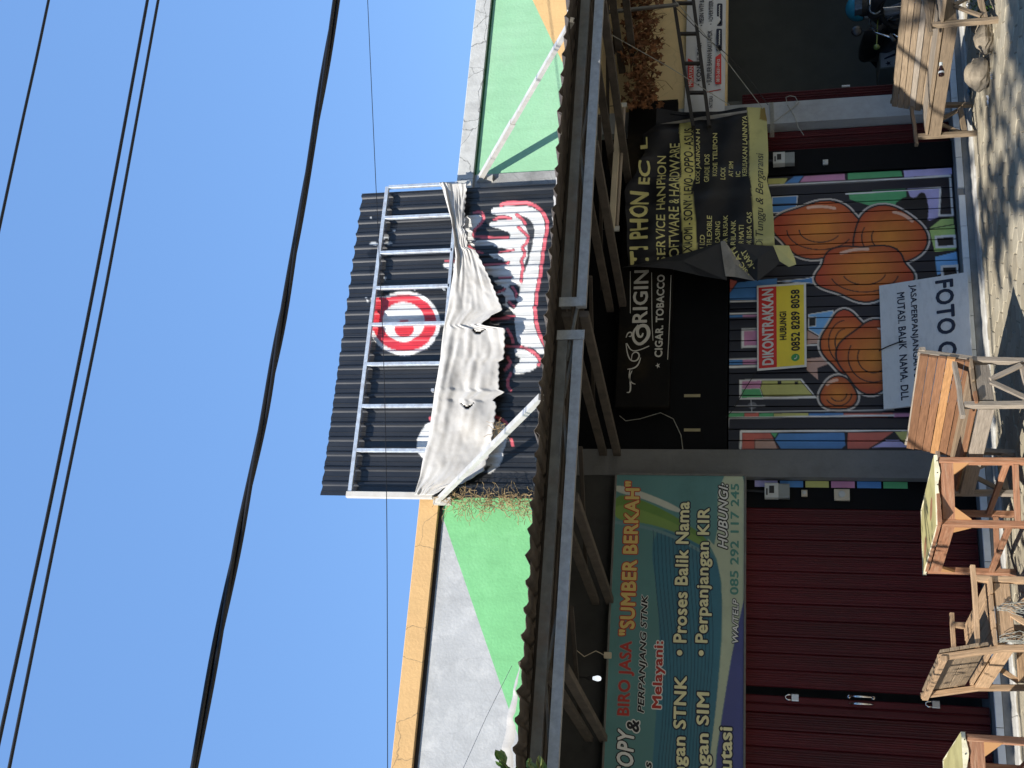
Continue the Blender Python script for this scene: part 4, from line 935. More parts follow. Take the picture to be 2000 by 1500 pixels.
def jbox(x, y, w_, h_, label, m):
    c = W(x, y, YD-.012); t = thing('socket_box', label, 'socket', (c.x, YD, c.z))
    b = MB(); b.bar((c.x, YD-.035, c.z-h_/2), (c.x, YD-.035, c.z+h_/2), w_, .05, up=(0, 1, 0), bev=.008); b.build('housing', m, t)
    b = MB(); b.lathe([(.001, 0), (w_*.3, 0), (w_*.3, .008), (w_*.24, .012)], (c.x, YD-.058, c.z), (0, -1, 0), 12); b.build('cover', M_plastic, t); return t
jbox(1571, 965, .055, .05, 'small ivory junction box below the left electricity meter', M_ivory); jbox(1644, 968, .10, .13, 'round ivory socket low on the black jamb by the red door', M_ivory)
jbox(1612, 320, .05, .05, 'tiny switch box on the black jamb below the right meter', M_plastic)
def padlock(x, y, label, sgn):
    c = W(x, y, YD-.06); t = thing('padlock', label, 'padlock', c, 'padlocks on the red door')
    b = MB(); b.bar(c+Vector((0, 0, -.028)), c+Vector((0, 0, .028)), .058, .024, up=(0, 1, 0), bev=.006); b.build('case', M_brass, t)
    b = MB(); b.tube([c+Vector((dx, 0, dz)) for dx, dz in ((-.02, .02), (-.02, .06), (-.010, .078), (.010, .078), (.02, .06), (.02, .02))], .006, 7); b.build('shackle', M_chrome, t, smooth=True)
padlock(1553, 1362.5, 'upper padlock on the red folding door', 1); padlock(1828, 1376, 'lower padlock on the red folding door', 1)
# light batten, bulb, ladder, bar
lb_ = thing('light_batten', 'cream fluorescent light batten hung under the awning', 'lamp', (5.6, 9.2, 2.85))
pa, pb = W(1210, 206, 9.2), W(1195, 447, 9.2)
b = MB(); b.bar(pa, pb, .05, .06); b.build('housing', M_ivory, lb_); b = MB(); b.tube([pa+Vector((-.03, 0, -.048)), pb+Vector((.03, 0, -.048))], .016, 10); b.build('tube', mat('dirty_tube', (.30, .25, .2), .4), lb_, smooth=True)
for q in (pa, pb): b = MB(); b.bar(q+Vector((0, 0, -.07)), q+Vector((0, 0, .02)), .02, .05); b.build('end_cap', M_plastic, lb_)
for q in (pa, pb): b = MB(); b.tube([q+Vector((0, 0, .03)), q+Vector((0, 0, .35))], .004, 5); b.build('hanger', M_cable, lb_)
bu = thing('light_bulb', 'small lit white bulb above the teal sign board', 'lamp', W(1165, 1325, 9.5))
c = W(1166, 1325, 9.5); b = MB(); b.lathe([(.004, -.036), (.015, -.032), (.022, -.016), (.023, 0), (.018, .018), (.013, .036)], c, (0, 0, 1), 14); b.build('globe', mat('lit_globe', (.85, .92, 1.0), .3, emit=.55, var=0), bu, smooth=True)
b = MB(); b.lathe([(.015, .036), (.018, .04), (.018, .08), (.006, .09)], c, (0, 0, 1), 12); b.tube([c+Vector((0, 0, .09)), c+Vector((.02, .05, .3))], .004, 5); b.build('lamp_holder', M_rubber, bu)
c = W(1187, 1280, 9.55); t = MB(); t.bar(c+Vector((0, 0, -.03)), c+Vector((0, 0, .03)), .05, .04, up=(0, 1, 0)); t.tube([c+Vector((0, 0, .03)), c+Vector((.03, -.02, .1)), c+Vector((-.02, .0, .2)), c+Vector((.05, 0, .3))], .004, 5)
o = t.build('cable_box', M_ivory); tag(o, 'small ivory cable box hanging above the teal sign board', 'box')
ld = thing('ladder', 'dark ladder hung lengthwise across the white company banner', 'ladder', (7.4, 9.45, 2.2))
YL = 9.45; r1a, r1b = W(1315.7, 0, YL), W(1349.5, 220, YL); r2a, r2b = W(1354, 0, YL), W(1382, 220, YL)
M_lad = mat('dark_ladder', (.022, .018, .016), .6, 0, var=.3, scale=8)
for a, c in ((r1a, r1b), (r2a, r2b)):
    d_ = (c-a); b = MB(); b.bar(a-d_*.8, c+d_*.12, .05, .035); b.build('rail', M_lad, ld)
for t_ in (.03, .31, .575, .83, -.24, -.52):
    b = MB(); b.bar(r1a.lerp(r1b, t_), r2a.lerp(r2b, t_), .035, .028, up=(1, 0, 0)); b.build('rung', M_lad, ld)
pa, pb = W(1216, 21, 9.3), W(1325, 9, 9.38); b = MB(); b.bar(pa+Vector((0, 0, .2)), pb, .035, .03, up=(1, 0, 0)); o = b.build('steel_bar', M_galv_dull); tag(o, 'grey steel bar hanging from the awning above the ladder', 'bar')
for a, c in ((r1a.lerp(r1b, .1), (1420, 120)), (r2a.lerp(r2b, .02), (1410, 80))):
    pass
ct = MB(); ct.tube([W(1320, 15, 9.35), W(1375, 70, 9.36), W(1417, 104, 9.4), W(1460, 150, 9.45), W(1500, 205, 9.46)], .004, 5); o = ct.build('cord', M_cable); tag(o, 'thin cord sagging in front of the white company banner', 'cord')
# twine on the pale pillar
rp = thing('twine', 'pale twine knotted round the pale grey pillar', 'twine', (6.6, 9.75, 1.6))
b = MB(); b.tube([W(x, y, 9.74) for x, y in ((1537, 202), (1535, 190), (1543, 187), (1553, 189), (1557, 196), (1553, 203))], .004, 6); b.tube([W(x, y, 9.75) for x, y in ((1560, 200), (1545, 213), (1520, 232), (1508, 240))], .005, 6)
b.tube([W(x, y, 9.75) for x, y in ((1538, 205), (1552, 228), (1560, 250), (1570, 264))], .004, 6); b.build('loop', M_rag, rp)
b = MB()
for k_ in range(4): b.tube([W(1503+k_*2.2, 200, 9.77), W(1505+k_*2, 222+k_, 9.765), W(1504+k_*2.4, 268, 9.80)], .003, 5)
b.build('windings', M_rag, rp)
# cables on the black transom
b = MB(); b.tube(smooth_line3 if False else [W(x, y, YD-.035) for x, y in ((1210, 812), (1222, 822), (1250, 818), (1290, 806), (1315, 818), (1330, 850), (1334, 880))], .004, 5)
o = b.build('cable', M_rag); tag(o, 'thin pale cable looping across the black transom', 'cable')
b = MB(); b.tube([W(x, y, YD-.06) for x, y in ((1478, 724), (1455, 760), (1432, 800), (1418, 815))], .004, 5); o = b.build('cable', M_cable); tag(o, 'thin black string from the rental notice to the door corner', 'string')
# ================================================================== FURNITURE
def bench(label, p0, L, n, ln, wd, mats, seat=.31, top=.65, bk0=.36, rake=.10, nb=6, arms=(True, True), near_ext=0.0):
    """garden bench: p0 = near front foot, L along its length, n towards its back"""
    p0 = Vector((p0[0], p0[1], 0)); L = Vector((L[0], L[1], 0)).normalized(); n = Vector((n[0], n[1], 0)).normalized(); Z = Vector((0, 0, 1))
    t = thing('wooden_bench', label, 'bench', (p0.x, p0.y, GZ), 'plank benches on the forecourt')
    mleg, mseat, mback, mapr = mats
    def put(nm, p, q, w_, h_, m, up=(0, 0, 1), **k):
        b = MB(); b.bar(p, q, w_, h_, up=up, **k); return b.build(nm, m, t)
    zs = seat
    for s_ in (0, ln):
        f = p0+L*s_; bq = f+n*wd
        put('leg', f+Z*GZ, f+Z*(zs+.085), .044, .04, mleg, up=tuple(n), wob=.002)
        put('back_post', bq+Z*GZ, bq+n*(rake*.25)+Z*zs, .044, .04, mleg, up=tuple(n))
        put('back_post', bq+n*(rake*.25)+Z*(zs-.03), bq+n*rake+Z*(top+.01), .042, .038, mleg, up=tuple(n))
        put('end_apron', f+n*.03+Z*(zs-.06), bq-n*.03+Z*(zs-.06), .028, .095, mapr)
        put('stretcher', f+n*.03+Z*(GZ+.10), bq-n*.03+Z*(GZ+.115), .03, .045, mleg)
        sg_ = -1 if s_ == 0 else 1
        put('brace', f+n*.04+L*sg_*.022+Z*(GZ+.13), f+n*(wd*.5)+L*sg_*.022+Z*(zs-.10), .02, .035, mleg)
        put('brace', bq-n*.04+L*sg_*.022+Z*(GZ+.13), f+n*(wd*.55)+L*sg_*.022+Z*(zs-.10), .02, .035, mleg)
        if arms[0 if s_ == 0 else 1]:
            put('armrest', f-n*.09+Z*(zs+.10)+L*.01, bq+n*.03+Z*(zs+.115)+L*.01, .045, .03, mleg, wob=.006)
    put('front_apron', p0-n*.012+L*.02+Z*(zs-.06), p0-n*.012+L*(ln-.02)+Z*(zs-.06), .026, .10, mapr)
    put('rear_apron', p0+n*(wd+.012)+L*.02+Z*(zs-.06), p0+n*(wd+.012)+L*(ln-.02)+Z*(zs-.06), .026, .09, mapr)
    ns = 4; sw = (wd+.02)/ns
    for i in range(ns):
        c = p0+n*(-.005+sw*(i+.5)); e0, e1 = random.uniform(-.05, -.01)-near_ext, random.uniform(.0, .05)
        put('seat_plank', c+L*e0+Z*(zs+.010+random.uniform(-.003, .003)), c+L*(ln+e1)+Z*(zs+.010+random.uniform(-.003, .003)), sw-.006, .02, random.choice(mseat), wob=.0015)
    pw = (top-bk0)/nb
    for i in range(nb):
        z = bk0+pw*(i+.5); c = p0+n*(wd-.035+rake*((z-zs)/(top-zs)*.75+.25))+Z*z
        ub = (n*rake*.75/(top-zs)+Z).normalized()
        put('back_plank', c+L*(-.03-near_ext+random.uniform(-.012, .012)), c+L*(ln+.03+random.uniform(-.02, .02)), .018, pw*random.uniform(.95, .985), mback[i % len(mback)], up=tuple(ub), wob=.0015)
    put('top_rail', p0+n*(wd+rake+.01)+L*-.03+Z*(top-.02), p0+n*(wd+rake+.01)+L*(ln+.03)+Z*(top-.02), .03, .04, mleg)
    return t
bench('reddish brown plank bench with one honey coloured board, beside the leaning sign', (2.70, 7.62), (-.27, .96), (.96, .27), 1.15, .36,
      (W_ash, [W_red, W_grey, W_red], [W_red, W_red, W_light, W_red, W_red, W_red], W_ash), bk0=.30)
bench('weathered grey brown bench standing beside the loose stones and bottle', (6.165, 8.05), (-.194, .981), (.981, .194), 1.29, .36,
      (W_grey, [W_grey, W_ash, W_grey], [W_grey, W_grey, W_ash, W_grey], W_grey), seat=.29, top=.575, bk0=.27, nb=6, rake=.12, near_ext=.25)
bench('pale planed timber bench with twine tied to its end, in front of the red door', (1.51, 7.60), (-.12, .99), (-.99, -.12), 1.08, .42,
      (W_pale, [W_pale], [W_grey], W_pale), nb=5)  # darker weathered back planks stand in for shade on the backrest
def table(label, c0, ex, ey, wd, dp, top=.54, group='vinyl topped tables'):
    c0 = Vector((c0[0], c0[1], 0)); ex = Vector((ex[0], ex[1], 0)).normalized(); ey = Vector((ey[0], ey[1], 0)).normalized(); Z = Vector((0, 0, 1))
    t = thing('vinyl_table', label, 'table', (c0.x, c0.y, GZ), group)
    def at(a, b_, z): return c0+ex*a+ey*b_+Z*z
    def put(nm, p, q, w_, h_, m, up=(0, 0, 1), **k):
        b = MB(); b.bar(p, q, w_, h_, up=up, **k); return b.build(nm, m, t)
    b = MB()
    def tp(u, v): p = at(wd*u, dp*v, top+.004*math.sin(u*7+v*3)+.003*math.sin(v*13)); return tuple(p)
    b.grid(tp, 14, 20); b.build('vinyl_top', M_vinyl, t, smooth=True)
    put('top_board', at(wd/2, .006, top-.016), at(wd/2, dp-.006, top-.016), wd-.012, .022, W_orange)
    # hem of the cover folded over the edges
    for (p, q) in ((at(0, -.003, top-.022), at(wd, -.003, top-.022)), (at(0, dp+.003, top-.022), at(wd, dp+.003, top-.022)), (at(-.003, 0, top-.022), at(-.003, dp, top-.022)), (at(wd+.003, 0, top-.022), at(wd+.003, dp, top-.022))):
        b = MB(); d = (q-p); sd = Vector((d.y, -d.x, 0)).normalized(); nseg = 16
        vs = []
        for i in range(nseg+1):
            r = p+d*i/nseg; w_ = .004*math.sin(i*1.7); vs += [r+Z*.026, r+sd*w_+Z*(-.004+.008*math.sin(i*.9))]
        b.add(vs, [(2*i, 2*i+2, 2*i+3, 2*i+1) for i in range(nseg)]); b.build('hem', M_vinyl_edge, t)
    for a in (.028, wd-.028):
        for c in (.03, dp-.03): put('leg', at(a, c, GZ), at(a, c, top-.03), .045, .045, W_orange, up=tuple(ey))
    z = top-.085
    for (p, q) in ((at(.05, .018, z), at(wd-.05, .018, z)), (at(.05, dp-.018, z), at(wd-.05, dp-.018, z)), (at(.018, .05, z), at(.018, dp-.05, z)), (at(wd-.018, .05, z), at(wd-.018, dp-.05, z))): put('apron', p, q, .022, .085, W_orange)
    z = GZ+.13
    for (p, q) in ((at(.05, .03, z), at(wd-.05, .03, z)), (at(.028, .05, z+.05), at(.028, dp-.05, z+.05)), (at(wd-.028, .05, z+.05), at(wd-.028, dp-.05, z+.05)), (at(.05, dp-.03, z), at(wd-.05, dp-.03, z))): put('stretcher', p, q, .03, .04, W_orange)
    for a, sx in ((.05, 1), (wd-.05, -1)):
        for bb, sy in ((.012, 0), ):
            b = MB(); q = [at(a, .004, top-.125), at(a+sx*.085, .004, top-.125), at(a, .004, top-.235)]; b.add([*q, *[v+ey*.02 for v in q]], [(0, 1, 2), (3, 5, 4), (0, 3, 4, 1), (1, 4, 5, 2), (2, 5, 3, 0)]); b.build('gusset', W_light, t)
    for bb, sy in ((.05, 1), (dp-.05, -1)):
        b = MB(); q = [at(.004, bb, top-.125), at(.004, bb+sy*.085, top-.125), at(.004, bb, top-.235)]; b.add([*q, *[v+ex*.02 for v in q]], [(0, 1, 2), (3, 5, 4), (0, 3, 4, 1), (1, 4, 5, 2), (2, 5, 3, 0)]); b.build('gusset', W_light, t)
    b = MB()
    for i in range(6): b.lathe([(.0045, 0), (.004, .003)], at(wd*(.06+.17*i), -.008, top-.014), tuple(-ey), 6)
    o = b.build('tack', M_rubber, t); o['kind'] = 'stuff'
    return t
table('orange stained table with a yellowish vinyl top between two benches', (2.005, 8.21), (.98, -.19), (-.17, .985), .50, .97)
table('orange stained vinyl topped table at the left edge, cut off by the frame', (.06, 7.62), (.99, -.05), (-.13, .99), .50, .97)
# twine bundles on the pale bench
for x, y, lab in ((1957, 1187, 'hank of grey twine hanging in the middle of the pale bench end'), (1962, 1250, 'tangled grey twine at the left post of the pale bench')):
    c = W(x, y, 7.52); b = MB()
    for i in range(11):
        pts = [c+Vector((random.gauss(0, .008), random.gauss(0, .008), .03))]
        for k_ in range(5): pts.append(pts[-1]+Vector((random.gauss(0, .010), random.gauss(0, .006)-.002, -.035+random.gauss(0, .006))))
        b.tube(pts, .0022, 4, cap=False)
    o = b.build('twine_hank', M_rag); tag(o, lab, 'twine')
# ================================================================== SMALL THINGS ON THE GROUND
def rock(name, label, c, r, seed, squash=(1, 1, 1), cat='stone'):
    mb = MB(); nu, nv = 20, 12; v = []; sd = Vector((seed*7.3, seed*3.1, seed))
    for j in range(nv+1):
        th = math.pi*j/nv
        for i in range(nu):
            ph = 2*math.pi*i/nu; d = Vector((math.sin(th)*math.cos(ph), math.sin(th)*math.sin(ph), math.cos(th)))
            k_ = 1+.38*mnoise.noise(d*1.4+sd)+.12*mnoise.noise(d*4+sd)
            v.append((c[0]+d.x*r*k_*squash[0], c[1]+d.y*r*k_*squash[1], c[2]+d.z*r*k_*squash[2]))
    f = [(j*nu+i, j*nu+(i+1) % nu, (j+1)*nu+(i+1) % nu, (j+1)*nu+i) for j in range(nv) for i in range(nu)]
    mb.add(v, f); o = mb.build(name, M_stone); tag(o, label, cat, 'loose stones by the bench'); return o
p = G(1931, 142, GZ); rock('boulder', 'large pale tan stone lying before the weathered bench', (p.x, p.y, GZ+.085), .12, 1, (1.25, .8, .85))
p = G(1938, 75, GZ); rock('boulder', 'flatter brown stone right of the large pale one', (p.x, p.y, GZ+.05), .12, 2, (1.2, .8, .6))
p = G(1925, 48, GZ); rock('boulder', 'small dark stone at the foot of the weathered bench leg', (p.x, p.y, GZ+.05), .085, 5, (1, .9, .8))
c = G(1842, 148, .315); bt = thing('bottle', 'small dark bottle with white cap lying on the weathered bench', 'bottle', c)
ax = Vector((.98, -.15, 0)).normalized(); c2 = c+Vector((0, 0, .012))
b = MB(); b.lathe([(.004, 0), (.022, .002), (.023, .01), (.023, .055), (.012, .075), (.010, .09)], c2, ax, 12); b.build('body', mat('brown_glass', (.03, .008, .006), .15, 0), bt, smooth=True)
b = MB(); b.lathe([(.013, .088), (.014, .09), (.014, .115), (.004, .118)], c2, ax, 12); b.build('cap', M_plastic, bt); b = MB(); b.lathe([(.0235, .02), (.0235, .035)], c2, ax, 12); b.build('label_band', C_wht, bt)
def scrap(label, x, y, s_, m, ph, name='litter_paper'):
    c = G(x, y, GZ); mb = MB(); mb.grid(lambda u, v: (c.x+(u-.5)*s_*1.6+.01*math.sin(v*5), c.y+(v-.5)*s_, GZ+.006+.022*abs(math.sin(u*4+ph))*abs(math.sin(v*3+ph))), 6, 5)
    o = mb.build(name, m); tag(o, label, 'litter', 'scraps on the paving'); return o
M_paper = mat('white_paper', (.7, .7, .7), .8, 0, var=.05)
scrap('crumpled white paper scrap lying on the sunlit paving', 1933, 197, .05, M_paper, .4)
scrap('tiny white scrap on the paving below the large stone', 1940, 147, .025, M_paper, 1.0)
scrap('pale blue plastic scrap under the weathered bench', 1896, 178, .07, mat('blue_plastic', (.16, .26, .34), .4), 2.0, 'litter_plastic')
scrap('scrap of white paper on the step below the white tiles', 1893, 8, .03, M_paper, 1.6)
# weeds by the bench leg
wd3 = thing('weed', 'small green weeds at the foot of the weathered bench', 'plant', G(1935, 12, GZ)); c = G(1935, 12, GZ); b = MB()
for i in range(70):
    a = random.uniform(0, 6.28); r_ = random.uniform(.01, .16); q = c+Vector((r_*math.cos(a), r_*math.sin(a)*.8, random.uniform(.0, .14))); d = Vector((random.gauss(0, 1), random.gauss(0, 1), random.uniform(.2, 1))).normalized(); s_ = d.cross(Vector((0, 0, 1))).normalized()*.012
    b.add([q, q+d*.02+s_, q+d*.05, q+d*.02-s_], [(0, 1, 2, 3)])
o = b.build('leaves', M_leaf, wd3); o['kind'] = 'stuff'
# ================================================================== MOTORCYCLE AND HELMET
mc = thing('motorcycle', 'dark motorcycle parked in the open shop behind the weathered bench', 'motorcycle', (8.2, 10.5, 0))
YM = 10.35
M_mc = mat('motorcycle_black', (.02, .021, .023), .3, 0, var=.2); M_mg = mat('motorcycle_grey', (.11, .11, .115), .35, .2, var=.2)
hc = W(1708, 32, YM)                       # steering head
def off(dx, dy, dz): return hc+Vector((dx, dy, dz))
fw = Vector((hc.x-.04, hc.y-.18, .29))
def wheel(c, nm):
    b = MB(); ring = []
    prof = [(.285, -.04), (.30, -.03), (.305, 0), (.30, .03), (.285, .04), (.25, .03), (.25, -.03)]
    axv = Vector((.96, .28, 0)).normalized(); pr_ = [(r_, h_) for r_, h_ in prof]; pr_.append(pr_[0])
    mbq = MB(); x_ = Vector((0, 0, 1)); y_ = axv.cross(x_); n = 28; v = []; f = []
    for r_, h_ in prof: v += [c+axv*h_+(x_*math.cos(t)+y_*math.sin(t))*r_ for t in (2*math.pi*k/n for k in range(n))]
    m_ = len(prof)
    for i in range(m_):
        for k_ in range(n): f.append((i*n+k_, i*n+(k_+1) % n, ((i+1) % m_)*n+(k_+1) % n, ((i+1) % m_)*n+k_))
    mbq.add(v, f); o = mbq.build('wheel', M_rubber, mc, smooth=True)
    b = MB(); b.lathe([(.02, -.05), (.045, -.045), (.05, 0), (.045, .045), (.02, .05)], c, axv, 12)
    for k_ in range(9):
        t = 2*math.pi*k_/9; b.tube([c, c+(x_*math.cos(t)+y_*math.sin(t))*.26], .006, 5)
    b.build('spokes', M_chrome, o); return o
wheel(fw, 'front'); wheel(Vector((hc.x+.28, hc.y+1.0, .29)), 'rear')
b = MB()
for s_ in (-1, 1): b.tube([fw+Vector((.07*s_, .02*s_, 0)), off(.06*s_, .02*s_, -.05)], .018, 8)
b.build('fork', M_mg, mc, smooth=True)
b = MB(); b.tube([off(-.02, -.06, -.36), off(-.01, -.04, -.2), off(0, -.02, -.03), off(0, 0, .04)], [.05, .065, .07, .05], 12); b.build('leg_shield', M_mg, mc, smooth=True)
b = MB(); b.lathe([(.035, -.06), (.075, -.05), (.09, 0), (.085, .05), (.05, .085), (.01, .09)], off(-.02, -.10, .0), (-.25, -1, .05), 16); b.build('headlamp_cowl', M_mc, mc, smooth=True)
b = MB(); b.lathe([(.005, 0), (.06, .004), (.068, -.012)], off(-.043, -.19, .005), (-.25, -1, .05), 16); b.build('headlamp', mat('lamp_glass', (.42, .45, .46), .08, .3), mc, smooth=True)
g1 = W(1742, 74, YM-.25); g2 = Vector((2*hc.x-g1.x+.25, g1.y+.2, g1.z))
b = MB(); b.tube([g1, g1.lerp(hc, .35)+Vector((0, .03, .10)), hc+Vector((-.08, .02, .05)), hc+Vector((.1, .02, .05)), g2.lerp(hc, .35)+Vector((0, .03, .1)), g2], .011, 8); b.build('handlebar', M_chrome, mc, smooth=True)
for gq, s_ in ((g1, -1), (g2, 1)):
    d_ = (gq-hc).normalized(); b = MB(); b.tube([gq-d_*.06, gq-d_*.05, gq+d_*.06, gq+d_*.07], [.014, .019, .019, .022], 10); b.build('grip', mat('grip_rubber', (.11, .095, .08), .7), mc, smooth=True)
    b = MB(); b.tube([gq-d_*.07+Vector((0, -.03, 0)), gq+Vector((0, -.06, -.01)), gq+d_*.08+Vector((0, -.06, -.03))], [.006, .006, .009], 7); b.build('lever', M_chrome, mc, smooth=True)
    m_ = gq.lerp(hc, .4)+Vector((-.02*s_, .02, .28)); b = MB(); b.tube([gq.lerp(hc, .4)+Vector((0, 0, .03)), m_+Vector((0, 0, -.08)), m_], .006, 6); b.lathe([(.01, -.012), (.055, -.01), (.06, .008), (.05, .014)], m_, (.2, 1, 0), 14); b.build('mirror', M_mc, mc, smooth=True)
il = W(1712, 92, YM-.2); b = MB(); b.lathe([(.012, -.03), (.028, -.02), (.034, 0), (.026, .03), (.01, .04)], il, (-.6, -1, 0), 12); b.tube([il, off(-.05, -.05, -.03)], .008, 6); b.build('indicator', mat('green_amber_lens', (.16, .20, .05), .1), mc, smooth=True)
b = MB(); b.tube([off(.02, .12, -.22), off(.08, .35, -.28), off(.16, .6, -.2), off(.26, .95, -.1), off(.32, 1.15, -.05)], [.09, .12, .13, .13, .06], 12); b.build('body', M_mc, mc, smooth=True)
b = MB(); b.tube([off(.06, .30, -.09), off(.12, .5, -.03), off(.22, .85, -.01), off(.30, 1.1, .03)], [.06, .12, .12, .07], 12); b.build('seat', M_rubber, mc, smooth=True)
b = MB(); b.tube([fw+Vector((0, -.26, .18)), fw+Vector((0, -.12, .31)), fw+Vector((0, .08, .33)), fw+Vector((.0, .22, .26))], [.04, .06, .06, .05], 8); b.build('mudguard', M_mc, mc, smooth=True)
he = thing('helmet', 'turquoise open face helmet hung on the motorcycle handlebar', 'helmet', W(1688, 12, YM))
c = W(1676, 16, YM-.02); mb = MB(); nu, nv = 26, 14; v = []
for j in range(nv+1):
    th = R_(4+108*j/nv)
    for i in range(nu):
        ph = 2*math.pi*i/nu; cut = 1.0
        d = Vector((math.sin(th)*math.cos(ph), math.sin(th)*math.sin(ph), math.cos(th)))
        zc2 = d.z
        if d.y < -.2 and zc2 < .12: zc2 = .12+(zc2-.12)*.12
        v.append(c+Vector((d.x*.132, d.y*.155, zc2*.135)))
f = [(j*nu+i, j*nu+(i+1) % nu, (j+1)*nu+(i+1) % nu, (j+1)*nu+i) for j in range(nv) for i in range(nu)]
mb.add(v, f); o = mb.build('shell', mat('turquoise_paint', (.03, .28, .42), .18, .1, var=.06, coat=.6), he, smooth=True)
b = MB(); b.lathe([(.118, -.085), (.125, -.02), (.10, .0)], c, (0, 0, 1), 22); b.build('lining', M_rubber, he)
b = MB(); b.grid(lambda u, v_: tuple(c+Vector((math.sin((u-.5)*2.6)*.138, -math.cos((u-.5)*2.6)*.160-.02*v_, .045-.075*v_))), 14, 4); b.build('visor', mat('smoked_visor', (.05, .06, .07), .1), he, smooth=True)
b = MB(); b.lathe([(.003, 0), (.014, .001), (.014, .004)], c+Vector((-.118, -.07, .03)), (-1, -.5, .2), 10); b.build('visor_stud', C_nav, he)
b = MB(); b.grid(lambda u, v_: tuple(c+Vector((-.128+.012*u, -.02+.05*u, -.055-.09*v_-.01*math.sin(u*3)))), 3, 4); b.build('chin_strap', C_wht, he)
# cabinet in the room
cb = thing('cabinet', 'white cabinet with blue panels behind the motorcycle', 'cabinet', (8.0, 11.2, 0)); YC = 11.1
a0, a1, a2 = W(1719, 133, YC), W(1719, 98, YC), W(1719, 78, YC)
b = MB(); b.box(a0.x, a2.x+.25, YC+.01, YC+.5, 0, a0.z); b.build('carcass', M_plastic_grey, cb)
for p, q in ((a0, a1), (a1, a2)):
    b = MB(); b.box(p.x+.012, q.x-.012, YC, YC+.009, .15, p.z-.012); b.build('door', mat('cabinet_white', (.40, .43, .47), .4), cb)
b = MB(); b.prism([(a0.x+.13, a0.z-.05), (a0.x+.20, a0.z-.2), (a0.x+.20, a0.z-.30), (a0.x+.11, a0.z-.05)], YC-.003, YC-.001); b.build('stripe', C_nav, cb)
for q in (a0, a1): b = MB(); sx_ = q.x+.055; sz = a0.z-.09; b.prism([(sx_+(.035 if k_ % 2 == 0 else .014)*math.sin(k_*math.pi/5), sz+(.035 if k_ % 2 == 0 else .014)*math.cos(k_*math.pi/5)) for k_ in range(10)], YC-.003, YC-.001); b.build('star', C_nav, cb)
# ================================================================== OVERHEAD WIRES
def wire(label, pts, Y, r, name='overhead_wire', strands=1):
    P_ = [W(x, y, Y) for x, y in pts]; d0 = (P_[0]-P_[1]).normalized(); d1 = (P_[-1]-P_[-2]).normalized()
    P_ = [P_[0]+d0*8+Vector((0, 0, .4)), P_[0]+d0*3]+P_+[P_[-1]+d1*3, P_[-1]+d1*8]
    q = []
    for i in range(len(P_)-1):
        for k_ in range(10): q.append(P_[i].lerp(P_[i+1], k_/10))
    q.append(P_[-1])
    for _ in range(12): q = [q[0]]+[(q[i-1]+q[i]*2+q[i+1])/4 for i in range(1, len(q)-1)]+[q[-1]]
    b = MB()
    if strands == 1: b.tube(q, r, 8)
    else:
        for s_ in range(strands):
            b.tube([p+Vector((0, math.cos(i*.23+s_*2.1), math.sin(i*.23+s_*2.1)))*r*(.62+.22*math.sin(i*.31+s_)) for i, p in enumerate(q)], r*.62, 8)
    o = b.build(name, M_cable, None, smooth=True); tag(o, label, 'wire', 'overhead wires'); return o
wire('topmost overhead wire crossing the corner of the sky', [(95, 0), (72, 110), (45, 230), (0, 440)], 5.6, .010)
wire('upper of the two close parallel overhead wires', [(288, 0), (233, 300), (176, 600), (95, 1000), (0, 1440)], 5.6, .011)
wire('lower of the two close parallel overhead wires', [(309, 0), (255, 300), (200, 600), (118, 1000), (18, 1500)], 5.6, .010)
wire('thick bundled black cable sagging across the sky', [(657, 0), (608, 300), (555, 600), (508, 850), (455, 1100), (378, 1500)], 5.6, .021, 'overhead_cable', 3)
wire('hair thin wire running past the top of the black sign', [(718, 0), (735, 380), (750, 700), (756, 1000), (757, 1500)], 8.6, .0035)
b = MB(); b.tube([W(1000, 1300, YW-.3), W(950, 1400, 9.2), W(905, 1500, 8.9), W(800, 1730, 8.2)], .0022, 5); o = b.build('stay_wire', M_galv); tag(o, 'thin grey stay wire running down across the grey wall', 'wire')
# ================================================================== PLANTS
def tangle(name, label, boxf, nst, m, r, step, nseg, cat='vine'):
    t = thing(name, label, cat, boxf(.5, .5)); b = MB()
    for i in range(nst):
        p = boxf(random.random(), random.random()); d = Vector((random.gauss(0, 1), random.gauss(0, .25), random.gauss(0, 1))).normalized(); pts = [p]
        for k_ in range(nseg):
            d = (d+Vector((random.gauss(0, .5), random.gauss(0, .2), random.gauss(0, .5)))).normalized(); pts.append(pts[-1]+d*step)
        b.tube(pts, random.uniform(.6, 1.2)*r, 4, cap=False)
    o = b.build('stems', m, t); o['kind'] = 'stuff'; return t
dv = tangle('dry_vine', 'dry straw coloured vine tangled at the lower left edge of the black sign', lambda u, v: W(858+190*u**.8, 964+26*v+8*u, 9.63-.05*random.random()), 190, M_twig, .0026, .028, 7)
tangle('dry_vine', 'small clump of dry stems caught on the torn banner', lambda u, v: W(965+18*u, 832+20*v, 9.50), 26, M_twig, .002, .02, 6)
